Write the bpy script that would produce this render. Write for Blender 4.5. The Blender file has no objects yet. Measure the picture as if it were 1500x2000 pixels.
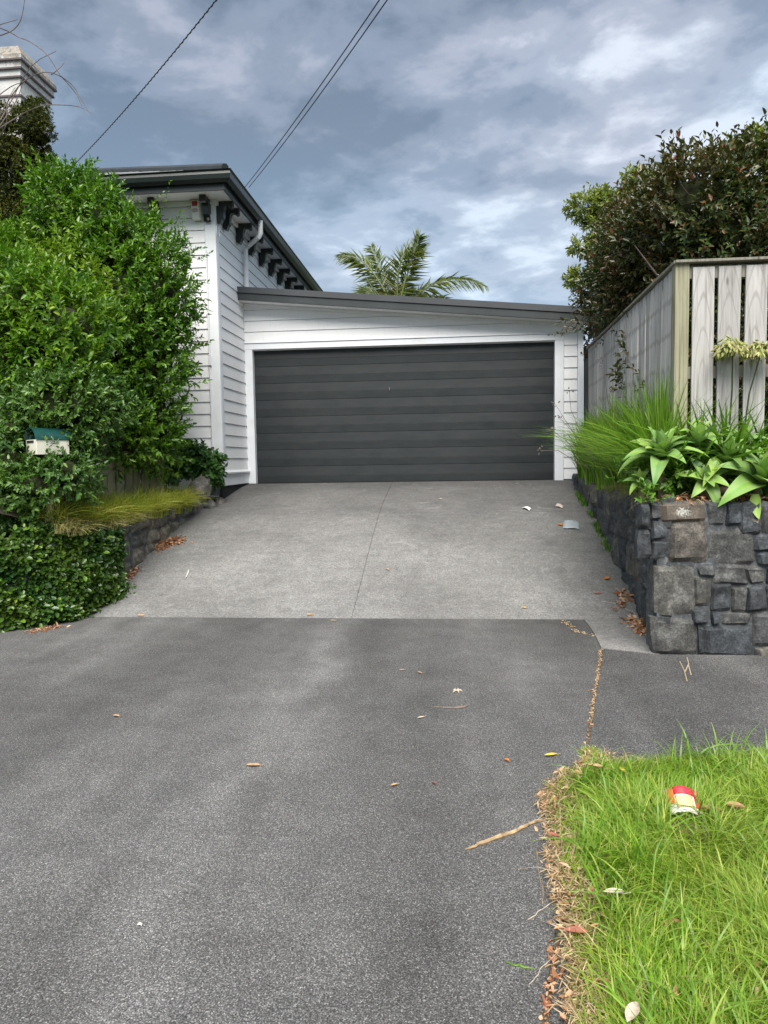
import bpy, bmesh, math, random
import numpy as np
from mathutils import Vector, Matrix, noise
random.seed(7)
RG = np.random.default_rng(11)
S = bpy.context.scene
COL = S.collection
# ------------------------------------------------------------------ camera
CAM = np.array([0.0, 0.0, 1.5])
F_PX = 1378.0
ya, pi_, ro = (math.radians(v) for v in (5.411, -4.165, -0.906))
FW = np.array([-math.sin(ya)*math.cos(pi_), math.cos(ya)*math.cos(pi_), math.sin(pi_)])
RT0 = np.array([math.cos(ya), math.sin(ya), 0.0]); UP0 = np.cross(RT0, FW)
RT = math.cos(ro)*RT0 + math.sin(ro)*UP0
UP = math.cos(ro)*UP0 - math.sin(ro)*RT0
cam = bpy.data.cameras.new('camera'); camo = bpy.data.objects.new('camera', cam); COL.objects.link(camo)
cam.sensor_fit = 'HORIZONTAL'; cam.sensor_width = 27.0; cam.lens = F_PX/1500*27.0
cam.clip_start = 0.05; cam.clip_end = 2000
m = Matrix(((RT[0], UP[0], -FW[0], CAM[0]), (RT[1], UP[1], -FW[1], CAM[1]), (RT[2], UP[2], -FW[2], CAM[2]), (0, 0, 0, 1)))
camo.matrix_world = m
S.camera = camo
def ray(x, y): return FW + RT*(x-750)/F_PX - UP*(y-1000)/F_PX
def at(x, y, Y): d = ray(x, y); return CAM + d*Y/d[1]            # a point of the photograph on the plane Y
def atX(x, y, X): d = ray(x, y); return CAM + d*X/d[0]
def atZ(x, y, Z=0.0): d = ray(x, y); return CAM + d*(Z-1.5)/d[2]
# ------------------------------------------------------------------ light
S.view_settings.view_transform = 'Standard'; S.view_settings.look = 'None'
S.view_settings.gamma = 1; S.view_settings.use_curve_mapping = False
S.view_settings.exposure = 0.84
SUNV = Vector((0.04, -0.62, 0.78)).normalized()
W = bpy.data.worlds.new('World'); S.world = W; W.use_nodes = True
nt = W.node_tree; N = nt.nodes; L = nt.links
for n in list(N): N.remove(n)
def nd(t, **k):
    n = N.new(t)
    for a, b in k.items(): setattr(n, a, b)
    return n
out = nd('ShaderNodeOutputWorld'); bg = nd('ShaderNodeBackground'); bg.inputs[1].default_value = 0.098
sky = nd('ShaderNodeTexSky', sky_type='NISHITA'); sky.sun_disc = False
sky.sun_elevation = math.asin(SUNV.z); sky.sun_rotation = math.atan2(SUNV.x, SUNV.y)
tc = nd('ShaderNodeTexCoord'); sx = nd('ShaderNodeSeparateXYZ'); L.new(tc.outputs['Generated'], sx.inputs[0])
def wm(op, a, b=None, c=None):
    n = nd('ShaderNodeMath', operation=op)
    for i, v in enumerate((a, b, c)):
        if v is None: continue
        if isinstance(v, (int, float)): n.inputs[i].default_value = v
        else: L.new(v, n.inputs[i])
    return n.outputs[0]
den = wm('ADD', wm('MAXIMUM', sx.outputs[2], 0.0), 0.16)
cx = nd('ShaderNodeCombineXYZ'); L.new(wm('DIVIDE', sx.outputs[0], den), cx.inputs[0]); L.new(wm('DIVIDE', sx.outputs[1], den), cx.inputs[1])
def wnoise(scale, detail, rough, dist, loc=(0, 0, 0), sc=(1, 1, 1), rot=0):
    mp = nd('ShaderNodeMapping'); L.new(cx.outputs[0], mp.inputs[0]); mp.inputs['Location'].default_value = loc
    mp.inputs['Scale'].default_value = sc; mp.inputs['Rotation'].default_value = (0, 0, rot)
    t = nd('ShaderNodeTexNoise'); L.new(mp.outputs[0], t.inputs['Vector'])
    t.inputs['Scale'].default_value = scale; t.inputs['Detail'].default_value = detail
    t.inputs['Roughness'].default_value = rough; t.inputs['Distortion'].default_value = dist
    return t.outputs[0]
n1 = wnoise(1.0, 3, 0.5, 0.1, (4.3, 1.9, 0), (1, 1.5, 1), 0.6)
n2 = wnoise(3.3, 10, 0.57, 0.15, (7.0, 2.0, 0), (1, 1.1, 1), 0.7)
n3 = wnoise(0.8, 3, 0.5, 0.0, (1.0, 9.0, 0))
cl = wm('ADD', wm('MULTIPLY', n1, 0.48), wm('MULTIPLY', n2, 0.52))
cr = nd('ShaderNodeValToRGB'); L.new(cl, cr.inputs[0])
e = cr.color_ramp; e.interpolation = 'EASE'
e.elements[0].position = 0.405; e.elements[0].color = (1.10, 1.50, 2.05, 1)
e.elements[1].position = 0.61; e.elements[1].color = (4.8, 5.3, 6.0, 1)
k = e.elements.new(0.472); k.color = (1.75, 2.18, 2.85, 1)
k = e.elements.new(0.53); k.color = (2.7, 3.08, 3.8, 1)
hz = wm('POWER', wm('SUBTRACT', 1.0, wm('MINIMUM', wm('MAXIMUM', wm('MULTIPLY', sx.outputs[2], 1.9), 0.0), 1.0)), 2.0)
cr3 = nd('ShaderNodeValToRGB'); L.new(n3, cr3.inputs[0]); cr3.color_ramp.elements[0].position = 0.4; cr3.color_ramp.elements[0].color = (0.94, 1.0, 1.02, 1); cr3.color_ramp.elements[1].position = 0.6; cr3.color_ramp.elements[1].color = (1.05, 1.0, 0.98, 1)
tint = nd('ShaderNodeMixRGB', blend_type='MULTIPLY'); tint.inputs[0].default_value = 1; L.new(cr.outputs[0], tint.inputs[1]); L.new(cr3.outputs[0], tint.inputs[2])
mxh = nd('ShaderNodeMixRGB'); L.new(wm('MULTIPLY', hz, 0.85), mxh.inputs[0]); L.new(tint.outputs[0], mxh.inputs[1]); mxh.inputs[2].default_value = (4.0, 5.2, 6.3, 1)
mx = nd('ShaderNodeMixRGB'); mx.inputs[0].default_value = 0.90; L.new(sky.outputs[0], mx.inputs[1]); L.new(mxh.outputs[0], mx.inputs[2])
L.new(mx.outputs[0], bg.inputs[0]); L.new(bg.outputs[0], out.inputs[0])
sl = bpy.data.lights.new('sun', 'SUN'); sl.energy = 3.7; sl.angle = math.radians(48); sl.color = (1.0, 0.955, 0.89)
so = bpy.data.objects.new('sun', sl); COL.objects.link(so); so.rotation_euler = SUNV.to_track_quat('Z', 'Y').to_euler()
S.render.engine = 'CYCLES'; S.cycles.use_denoising = True; S.cycles.max_bounces = 5; S.cycles.transparent_max_bounces = 6
S.cycles.diffuse_bounces = 3; S.cycles.glossy_bounces = 2; S.cycles.transmission_bounces = 3
S.cycles.sample_clamp_indirect = 4; S.cycles.caustics_reflective = False; S.cycles.caustics_refractive = False

# ------------------------------------------------------------------ materials
class MT:
    def __init__(s, name):
        s.m = bpy.data.materials.new(name); s.m.use_nodes = True; s.t = s.m.node_tree
        s.b = s.t.nodes['Principled BSDF']; s.o = s.t.nodes['Material Output']
        s.tc = s.t.nodes.new('ShaderNodeTexCoord'); s.ob = s.tc.outputs['Object']
        s.geo = s.t.nodes.new('ShaderNodeNewGeometry'); s.wp = s.geo.outputs['Position']
    def link(s, a, b): s.t.links.new(a, b)
    def map(s, scale=(1, 1, 1), rot=(0, 0, 0), src=None):
        n = s.t.nodes.new('ShaderNodeMapping'); s.link(src or s.wp, n.inputs[0]); n.inputs['Scale'].default_value = scale; n.inputs['Rotation'].default_value = rot
        return n.outputs[0]
    def noise(s, scale, detail=4, rough=0.55, dist=0, vec=None, color=False):
        n = s.t.nodes.new('ShaderNodeTexNoise'); s.link(vec or s.wp, n.inputs['Vector'])
        n.inputs['Scale'].default_value = scale; n.inputs['Detail'].default_value = detail; n.inputs['Roughness'].default_value = rough; n.inputs['Distortion'].default_value = dist
        return n.outputs[1 if color else 0]
    def voro(s, scale, feature='F1', vec=None, out=0):
        n = s.t.nodes.new('ShaderNodeTexVoronoi'); n.feature = feature; s.link(vec or s.wp, n.inputs['Vector']); n.inputs['Scale'].default_value = scale
        return n.outputs[out]
    def ramp(s, f, *stops, interp='LINEAR'):
        n = s.t.nodes.new('ShaderNodeValToRGB'); s.link(f, n.inputs[0]); r = n.color_ramp; r.interpolation = interp
        while len(r.elements) < len(stops): r.elements.new(0.5)
        for el, (p, c) in zip(r.elements, stops):
            el.position = p; el.color = (c, c, c, 1) if isinstance(c, (int, float)) else (*c, 1)
        return n.outputs[0]
    def mix(s, f, a, b, mode='MIX'):
        n = s.t.nodes.new('ShaderNodeMixRGB'); n.blend_type = mode
        for i, v in enumerate((f, a, b)):
            if isinstance(v, (int, float)): n.inputs[i].default_value = v if i == 0 else (v, v, v, 1)
            elif isinstance(v, tuple): n.inputs[i].default_value = (*v, 1)
            else: s.link(v, n.inputs[i])
        return n.outputs[0]
    def math(s, op, a, b=0.0):
        n = s.t.nodes.new('ShaderNodeMath'); n.operation = op
        for i, v in enumerate((a, b)):
            if isinstance(v, (int, float)): n.inputs[i].default_value = v
            else: s.link(v, n.inputs[i])
        return n.outputs[0]
    def island(s): return s.geo.outputs['Random Per Island']
    def rand(s):
        n = s.t.nodes.new('ShaderNodeObjectInfo'); return n.outputs['Random']
    def col(s, c):
        if isinstance(c, tuple): s.b.inputs['Base Color'].default_value = (*c, 1)
        else: s.link(c, s.b.inputs['Base Color'])
    def rough(s, r):
        if isinstance(r, (int, float)): s.b.inputs['Roughness'].default_value = r
        else: s.link(r, s.b.inputs['Roughness'])
    def spec(s, v): s.b.inputs['Specular IOR Level'].default_value = v
    def bump(s, h, strength=0.3, dist=0.01):
        n = s.t.nodes.new('ShaderNodeBump'); n.inputs['Strength'].default_value = strength; n.inputs['Distance'].default_value = dist
        s.link(h, n.inputs['Height']); s.link(n.outputs[0], s.b.inputs['Normal'])
    def translucent(s, c, f):
        t = s.t.nodes.new('ShaderNodeBsdfTranslucent'); mxn = s.t.nodes.new('ShaderNodeMixShader'); mxn.inputs[0].default_value = f
        s.link(c, t.inputs[0]); s.link(s.b.outputs[0], mxn.inputs[1]); s.link(t.outputs[0], mxn.inputs[2]); s.link(mxn.outputs[0], s.o.inputs[0])

GAIN = {'hedge_leaf': (1.75, 1.55, 0.85), 'shrub_leaf': (1.05, 1.2, 0.75), 'small_dark_leaf': (1.25, 1.35, 0.7), 'fig_leaf': (0.9, 1.0, 0.8), 'verge_grass_blade': (0.96, 1.08, 0.65), 'golden_sedge': (1.45, 1.6, 1.1), 'photinia_leaf': (1.02, 1.08, 1.0),
        'long_grass_leaf': (1.1, 1.25, 0.8), 'agapanthus_leaf': (1.5, 1.5, 0.9), 'palm_leaflet': (1.15, 1.2, 0.95)}
def leafmat(name, stops, rough=0.42, trans=0.3, scale=1.2, spec=0.5, young=None):
    q = MT(name); g = GAIN.get(name, (1, 1, 1)); stops = [(p, tuple(min(0.85, c[i]*g[i]) for i in range(3))) for p, c in stops]
    c = q.ramp(q.island(), *stops)
    nz = q.noise(scale, 3); c = q.mix(q.ramp(nz, (0.35, 0.0), (0.65, 0.45)), c, q.mix(0.5, c, stops[-1][1]))
    if young:   # colour of new growth in patches
        c = q.mix(q.ramp(q.noise(young[1], 3), (young[2], 0.0), (young[2]+0.12, 0.8)), c, young[0])
    q.col(c); q.rough(rough); q.spec(spec); q.translucent(q.mix(1.0, c, (1.25, 1.35, 0.6), 'MULTIPLY'), trans)
    return q.m
def simple(name, c, rough=0.6, var=0.0, scale=8.0, spec=0.4, metal=0.0, bump=0.0, bscale=60):
    q = MT(name)
    if var:
        q.col(q.mix(q.ramp(q.noise(scale, 5), (0.3, 0.0), (0.7, 1.0)), tuple(v*(1-var) for v in c), tuple(min(1, v*(1+var)) for v in c)))
    else: q.col(c)
    q.rough(rough); q.spec(spec); q.b.inputs['Metallic'].default_value = metal
    if bump: q.bump(q.noise(bscale, 4), bump, 0.004)
    return q.m

def m_white():
    q = MT('white_paint')
    st = q.noise(2.2, 6, 0.6, vec=q.map((1, 1, 0.5)))
    dirt = q.ramp(st, (0.40, (0.86, 0.86, 0.86)), (0.66, (0.82, 0.82, 0.82)), (0.82, (0.66, 0.66, 0.64)))
    streak = q.ramp(q.noise(9, 5, 0.6, vec=q.map((3, 3, 0.25))), (0.55, 0.0), (0.85, 0.35))
    c = q.mix(streak, dirt, (0.60, 0.60, 0.585))
    sp = q.ramp(q.noise(55, 3), (0.70, 0.0), (0.78, 0.5)); c = q.mix(sp, c, (0.5, 0.5, 0.46))
    c = q.mix(q.ramp(q.rand(), (0, 0.0), (1, 0.10)), c, (0.60, 0.62, 0.64))
    q.col(c); q.rough(0.45); q.spec(0.35); q.bump(q.noise(90, 3, vec=q.map((1, 1, 1))), 0.08, 0.003); return q.m
def m_trim():
    q = MT('trim_paint'); q.col(q.mix(q.ramp(q.noise(6, 5), (0.45, 0.0), (0.8, 0.6)), (0.80, 0.82, 0.84), (0.66, 0.67, 0.66))); q.rough(0.4); q.spec(0.4); q.bump(q.noise(70, 3), 0.06, 0.003); return q.m
def m_asphalt(name, lo, mid, hi, patch=True):
    q = MT(name)
    big = q.noise(0.55, 4, 0.55, 0.4); med = q.noise(4.0, 6, 0.65)
    fine = q.noise(190, 2, 0.6); v = q.voro(290, 'F1', out=1); vs = q.t.nodes.new('ShaderNodeSeparateColor'); q.link(v, vs.inputs[0])
    base = q.ramp(fine, (0.33, lo), (0.50, mid), (0.62, hi))
    grain = q.ramp(vs.outputs[0], (0.0, 0.45), (0.45, 0.82), (0.78, 1.1), (0.92, 1.8), (1.0, 2.4))
    c = q.mix(1.0, base, grain, 'MULTIPLY')
    c = q.mix(1.0, c, q.ramp(big, (0.32, (0.86, 0.865, 0.87)), (0.5, (1.0, 0.995, 0.985)), (0.68, (1.16, 1.16, 1.15))), 'MULTIPLY')
    c = q.mix(1.0, c, q.ramp(med, (0.3, 0.84), (0.7, 1.16)), 'MULTIPLY')
    c = q.mix(q.ramp(q.noise(17, 6, 0.7), (0.62, 0.0), (0.8, 0.4)), c, (0.17, 0.165, 0.15))
    # tyre-worn light bands running up the drive
    wv = q.noise(1.25, 4, 0.5, 0.15, vec=q.map((1, 0.16, 1), (0, 0, 0.10)))
    c = q.mix(1.0, c, q.ramp(wv, (0.34, 0.76), (0.5, 0.98), (0.66, 1.36)), 'MULTIPLY')
    c = q.mix(q.ramp(q.noise(38, 8, 0.75, 0.5), (0.66, 0.0), (0.74, 0.5)), c, (0.26, 0.26, 0.25))
    c = q.mix(q.ramp(q.voro(0.9, vec=q.map((1, 1, 1))), (0.02, 0.30), (0.10, 0.0)), c, (0.03, 0.03, 0.03))
    sp = q.t.nodes.new('ShaderNodeSeparateXYZ'); q.link(q.wp, sp.inputs[0])
    xx = q.math('ADD', sp.outputs[0], q.math('MULTIPLY', q.math('SUBTRACT', q.noise(0.9, 6, 0.6), 0.5), 0.9))
    for ctr, amp in ((-1.02, 0.62), (0.42, 0.15)):
        dd = q.math('ABSOLUTE', q.math('ADD', xx, -ctr)); c = q.mix(q.ramp(dd, (0.02, amp), (0.20, 0.0)), c, q.mix(1.0, c, 1.55, 'MULTIPLY'))
    dd = q.math('ABSOLUTE', q.math('ADD', xx, 0.60)); c = q.mix(q.ramp(dd, (0.03, 0.5), (0.25, 0.0)), c, q.mix(1.0, c, 0.68, 'MULTIPLY'))
    c = q.mix(1.0, c, q.ramp(q.noise(80, 3, 0.75), (0.34, 0.74), (0.5, 1.0), (0.66, 1.28)), 'MULTIPLY')
    c = q.mix(1.0, c, (0.92, 0.90, 0.87), 'MULTIPLY')
    q.col(c); q.rough(0.82); q.spec(0.3); h = q.mix(0.6, fine, vs.outputs[0]); q.bump(h, 0.55, 0.004); return q.m
def m_concrete():
    q = MT('driveway_concrete')
    fine = q.noise(260, 3, 0.65); med = q.noise(9, 7, 0.68)
    big = q.noise(0.8, 5, 0.6, 0.3); br = q.noise(7, 7, 0.7, vec=q.map((0.35, 1.8, 1.8)))
    f2 = q.noise(75, 5, 0.75)
    c = q.ramp(q.mix(0.5, fine, f2), (0.33, (0.105, 0.102, 0.098)), (0.5, (0.20, 0.196, 0.188)), (0.68, (0.33, 0.325, 0.312)))
    c = q.mix(1.0, c, q.ramp(big, (0.33, 0.80), (0.66, 1.22)), 'MULTIPLY')
    c = q.mix(1.0, c, q.ramp(med, (0.28, 0.84), (0.72, 1.16)), 'MULTIPLY')
    c = q.mix(1.0, c, q.ramp(br, (0.32, 0.90), (0.68, 1.09)), 'MULTIPLY')
    # darker towards the door, with a noise-broken transition
    sp = q.t.nodes.new('ShaderNodeSeparateXYZ'); q.link(q.wp, sp.inputs[0])
    ny = q.math('ADD', sp.outputs[1], q.math('MULTIPLY', q.noise(1.5, 5, 0.6), 1.5))
    c = q.mix(1.0, c, q.ramp(q.math('DIVIDE', ny, 20.0), (0.33, 1.06), (0.42, 0.92), (0.54, 0.64), (0.60, 0.46)), 'MULTIPLY')
    c = q.mix(q.ramp(q.voro(2.2), (0.03, 0.35), (0.07, 0.0)), c, (0.06, 0.055, 0.05))
    g2 = q.noise(95, 3, 0.8); g3 = q.noise(42, 4, 0.75, vec=q.map((0.8, 1.3, 1.3)))
    c = q.mix(1.0, c, q.ramp(g2, (0.34, 0.62), (0.5, 1.0), (0.66, 1.42)), 'MULTIPLY')
    c = q.mix(1.0, c, q.ramp(g3, (0.34, 0.78), (0.5, 1.0), (0.68, 1.26)), 'MULTIPLY')
    c = q.mix(q.ramp(q.noise(2.6, 8, 0.72, 1.6), (0.60, 0.0), (0.66, 0.30), (0.70, 0.0)), c, (0.40, 0.40, 0.38))
    c = q.mix(q.ramp(q.noise(1.7, 8, 0.7, 0.6), (0.60, 0.0), (0.74, 0.35)), c, (0.075, 0.07, 0.062))
    q.col(c); q.rough(0.85); q.spec(0.3); q.bump(q.mix(0.5, fine, g2), 0.4, 0.004); return q.m
def m_stone(nm='basalt_stone', g=(1, 1, 1)):
    q = MT(nm)
    r = q.rand()
    c = q.ramp(r, (0.0, (0.040, 0.044, 0.049)), (0.25, (0.066, 0.070, 0.074)), (0.5, (0.048, 0.054, 0.061)), (0.66, (0.080, 0.079, 0.073)), (0.78, (0.066, 0.071, 0.076)), (0.93, (0.120, 0.115, 0.100)), (1.0, (0.085, 0.072, 0.062)))
    c = q.mix(1.0, c, q.ramp(q.noise(11, 8, 0.7, 0.4), (0.28, 0.38), (0.5, 1.0), (0.72, 2.3)), 'MULTIPLY')
    c = q.mix(1.0, c, q.ramp(q.noise(70, 5, 0.7), (0.3, 0.5), (0.7, 1.7)), 'MULTIPLY')
    c = q.mix(q.ramp(q.noise(3.3, 6, 0.65), (0.58, 0.0), (0.72, 0.55)), c, (0.17, 0.15, 0.105))
    c = q.mix(1.0, c, g, 'MULTIPLY')
    li = q.ramp(q.noise(26, 6, 0.75), (0.66, 0.0), (0.71, 0.9)); c = q.mix(li, c, (0.36, 0.37, 0.33))
    c = q.mix(q.ramp(q.voro(60), (0.05, 0.6), (0.09, 0.0)), c, (0.42, 0.43, 0.40))
    q.col(c); q.rough(0.85); q.spec(0.35)
    q.bump(q.mix(0.55, q.noise(18, 10, 0.8), q.noise(60, 6, 0.8)), 1.0, 0.020); return q.m
def m_lichen():
    q = MT('lichened_stone')
    c = q.mix(1.0, q.ramp(q.noise(14, 6), (0.3, (0.07, 0.06, 0.05)), (0.7, (0.16, 0.13, 0.10))), q.ramp(q.noise(90, 4), (0.3, 0.7), (0.7, 1.4)), 'MULTIPLY')
    d = q.t.nodes.new('ShaderNodeVectorMath'); d.operation = 'LENGTH'; mp = q.map((6.0, 6.0, 9.0), src=q.ob); q.link(mp, d.inputs[0])
    f = q.math('ADD', d.outputs['Value'], q.math('MULTIPLY', q.noise(45, 5, 0.7, 1.0), 1.3))
    c = q.mix(q.ramp(f, (0.85, 0.95), (1.5, 0.0)), c, (0.52, 0.53, 0.47))
    q.col(c); q.rough(0.9); q.bump(q.noise(45, 7, 0.75), 0.7, 0.01); return q.m
def m_mortar():
    q = MT('mortar'); c = q.ramp(q.noise(22, 7, 0.7), (0.30, (0.040, 0.044, 0.048)), (0.52, (0.088, 0.094, 0.10)), (0.72, (0.24, 0.25, 0.255)))
    q.col(c); q.rough(0.9); q.bump(q.noise(40, 7, 0.7), 0.8, 0.01); return q.m
def m_wood(name, base, dark, green=0.0):
    q = MT(name)
    mp = q.map((34, 34, 1.6)); g = q.noise(1.0, 6, 0.65, 0.5, vec=mp)
    c = q.ramp(g, (0.30, dark), (0.50, base), (0.72, tuple(min(1, v*1.22) for v in base)))
    r = q.rand(); c = q.mix(1.0, c, q.ramp(r, (0, 0.66), (0.5, 0.95), (1, 1.18)), 'MULTIPLY')
    # cathedral grain
    wv = q.t.nodes.new('ShaderNodeTexWave'); wv.wave_type = 'RINGS'; wv.rings_direction = 'Y'; q.link(q.map((9, 9, 1.15), src=q.ob), wv.inputs['Vector'])
    wv.inputs['Scale'].default_value = 1.1; wv.inputs['Distortion'].default_value = 2.2; wv.inputs['Detail'].default_value = 3; wv.inputs['Detail Scale'].default_value = 1.3
    c = q.mix(q.ramp(wv.outputs[0], (0.0, 0.55), (0.12, 0.0)), c, dark)
    c = q.mix(q.ramp(q.noise(5, 6, 0.7, vec=q.map((6, 6, 0.8))), (0.55, 0.0), (0.75, 0.55)), c, tuple(v*0.7 for v in base))
    kn = q.ramp(q.voro(2.1, vec=q.map((3.2, 3.2, 1.0))), (0.05, 0.85), (0.10, 0.0)); c = q.mix(kn, c, tuple(v*0.45 for v in dark))
    c = q.mix(q.ramp(q.noise(2.4, 5, 0.6), (0.5, 0.0), (0.75, 0.5)), c, tuple(v*0.72 for v in base))
    if green: c = q.mix(q.ramp(q.noise(2.0, 5), (0.35, 0.15), (0.7, green)), c, (0.20, 0.205, 0.10))
    q.col(c); q.rough(0.85); q.spec(0.25); q.bump(g, 0.5, 0.004); return q.m
def m_soil():
    q = MT('soil'); c = q.ramp(q.noise(20, 7, 0.7), (0.3, (0.020, 0.015, 0.010)), (0.6, (0.06, 0.045, 0.03)), (0.8, (0.14, 0.10, 0.06)))
    q.col(c); q.rough(0.95); q.bump(q.noise(40, 6, 0.7), 0.9, 0.02); return q.m
def m_thatch():
    q = MT('thatch'); c = q.ramp(q.noise(60, 6, 0.7), (0.3, (0.05, 0.045, 0.02)), (0.5, (0.13, 0.11, 0.045)), (0.72, (0.30, 0.24, 0.12)))
    q.col(c); q.rough(0.95); q.bump(q.noise(80, 6, 0.7), 0.9, 0.015); return q.m
def m_ground():
    q = MT('ground_grass'); c = q.ramp(q.noise(3, 7, 0.7), (0.3, (0.03, 0.05, 0.015)), (0.7, (0.08, 0.10, 0.035))); q.col(c); q.rough(0.95); return q.m
def m_chimney():
    q = MT('chimney_plaster')
    c = q.ramp(q.noise(5, 6, 0.65), (0.35, (0.62, 0.61, 0.60)), (0.7, (0.48, 0.47, 0.45)))
    sp = q.t.nodes.new('ShaderNodeSeparateXYZ'); q.link(q.wp, sp.inputs[0])
    f = q.math('ADD', q.math('SUBTRACT', sp.outputs[2], 8.32), q.math('MULTIPLY', q.math('SUBTRACT', q.noise(9, 7, 0.75), 0.5), 1.1))
    c = q.mix(q.ramp(f, (-0.05, 0.0), (0.14, 0.9)), c, q.ramp(q.noise(14, 6, 0.7), (0.35, (0.10, 0.09, 0.07)), (0.55, (0.30, 0.28, 0.24)), (0.66, (0.36, 0.17, 0.05)), (0.8, (0.22, 0.24, 0.10))))
    q.col(c); q.rough(0.9); q.bump(q.noise(24, 6, 0.7), 0.5, 0.02); return q.m
def m_door():
    q = MT('charcoal_door_paint')
    c = q.mix(q.ramp(q.noise(3.0, 6, 0.65, vec=q.map((1, 1, 3))), (0.35, 0.0), (0.7, 1.0)), (0.019, 0.023, 0.024), (0.028, 0.032, 0.033))
    c = q.mix(q.ramp(q.noise(45, 4), (0.72, 0.0), (0.8, 0.2)), c, (0.07, 0.07, 0.065))
    q.col(c); q.rough(q.ramp(q.noise(6, 5), (0.3, 0.42), (0.7, 0.6))); q.spec(0.35); q.bump(q.noise(3, 4, vec=q.map((0.4, 1, 6))), 0.12, 0.006); return q.m

MW = m_white(); MTR = m_trim(); MDOOR = m_door()
MCHAR = simple('charcoal_paint', (0.030, 0.036, 0.037), 0.42, 0.2, 3, 0.5)
MGUT = simple('dark_green_gutter', (0.012, 0.019, 0.018), 0.35, 0.25, 3, 0.5)
MROOF = simple('roof_iron', (0.20, 0.205, 0.205), 0.5, 0.25, 4, 0.5)
MGR = simple('garage_flashing', (0.048, 0.051, 0.056), 0.42, 0.12, 3, 0.5)
MASP = m_asphalt('crossing_aggregate', (0.062, 0.063, 0.065), (0.118, 0.119, 0.121), (0.19, 0.19, 0.19))
MASP2 = m_asphalt('footpath_aggregate', (0.055, 0.056, 0.058), (0.102, 0.103, 0.105), (0.165, 0.165, 0.166))
MCON = m_concrete(); MSTONE = m_stone(); MSTONE2 = m_stone('brown_field_stone', (2.1, 1.85, 1.55)); MLICH = m_lichen(); MMORT = m_mortar()
MWOOD = m_wood('weathered_paling', (0.52, 0.505, 0.485), (0.25, 0.235, 0.215))
MPOST = m_wood('green_treated_post', (0.31, 0.295, 0.215), (0.15, 0.135, 0.09), 0.25)
MRAIL = m_wood('fence_rail', (0.30, 0.285, 0.24), (0.16, 0.15, 0.12))
MOLDW = m_wood('mossy_paling', (0.40, 0.36, 0.25), (0.18, 0.16, 0.10), 0.2)
MSOIL = m_soil(); MTHATCH = m_thatch(); MGROUND = m_ground(); MCHIM = m_chimney()
MDARK = simple('dark_band', (0.10, 0.08, 0.085), 0.8, 0.2)
MFOUND = simple('foundation', (0.022, 0.024, 0.026), 0.8, 0.25, 6, 0.2, bump=0.3)
MBARK = simple('bark', (0.075, 0.058, 0.042), 0.9, 0.35, 18, 0.2, bump=0.6)
MTWIG = simple('twig_grey', (0.16, 0.13, 0.12), 0.8, 0.3, 20, 0.2)
MPVC = simple('white_downpipe', (0.76, 0.77, 0.77), 0.35, 0.05, 5, 0.5)
MMETAL = simple('zinc_metal', (0.5, 0.5, 0.5), 0.35, metal=0.8)

# ------------------------------------------------------------------ object helpers
def tag(o, label=None, cat=None, group=None, kind=None):
    if label: o['label'] = label
    if cat: o['category'] = cat
    if group: o['group'] = group
    if kind: o['kind'] = kind
    return o
def empty(name, loc, label=None, cat=None, group=None, kind=None):
    o = bpy.data.objects.new(name, None); COL.objects.link(o); o.location = loc; o.empty_display_size = 0.1
    return tag(o, label, cat, group, kind)
def link(name, me, parent=None, mat=None):
    o = bpy.data.objects.new(name, me); COL.objects.link(o)
    if mat is not None and not me.materials: me.materials.append(mat)
    if parent is not None:
        o.parent = parent
        p = parent; off = Vector((0, 0, 0))
        while p is not None: off += p.location; p = p.parent
        o.location = -off
    return o
def npmesh(name, V, F, smooth=False):
    me = bpy.data.meshes.new(name); V = np.asarray(V, np.float32).reshape(-1, 3)
    if not isinstance(F, list): F = [F]
    F = [np.asarray(f, np.int32) for f in F if len(f)]
    nl = sum(f.size for f in F); npoly = sum(len(f) for f in F)
    me.vertices.add(len(V)); me.vertices.foreach_set('co', V.ravel())
    me.loops.add(nl); me.loops.foreach_set('vertex_index', np.concatenate([f.ravel() for f in F]))
    me.polygons.add(npoly); tot = np.concatenate([np.full(len(f), f.shape[1], np.int32) for f in F])
    st = np.concatenate([[0], np.cumsum(tot)[:-1]]).astype(np.int32)
    me.polygons.foreach_set('loop_start', st)
    try: me.polygons.foreach_set('loop_total', tot)
    except Exception: pass
    if smooth: me.polygons.foreach_set('use_smooth', np.ones(npoly, bool))
    me.update(calc_edges=True); me.validate()
    return me
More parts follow.
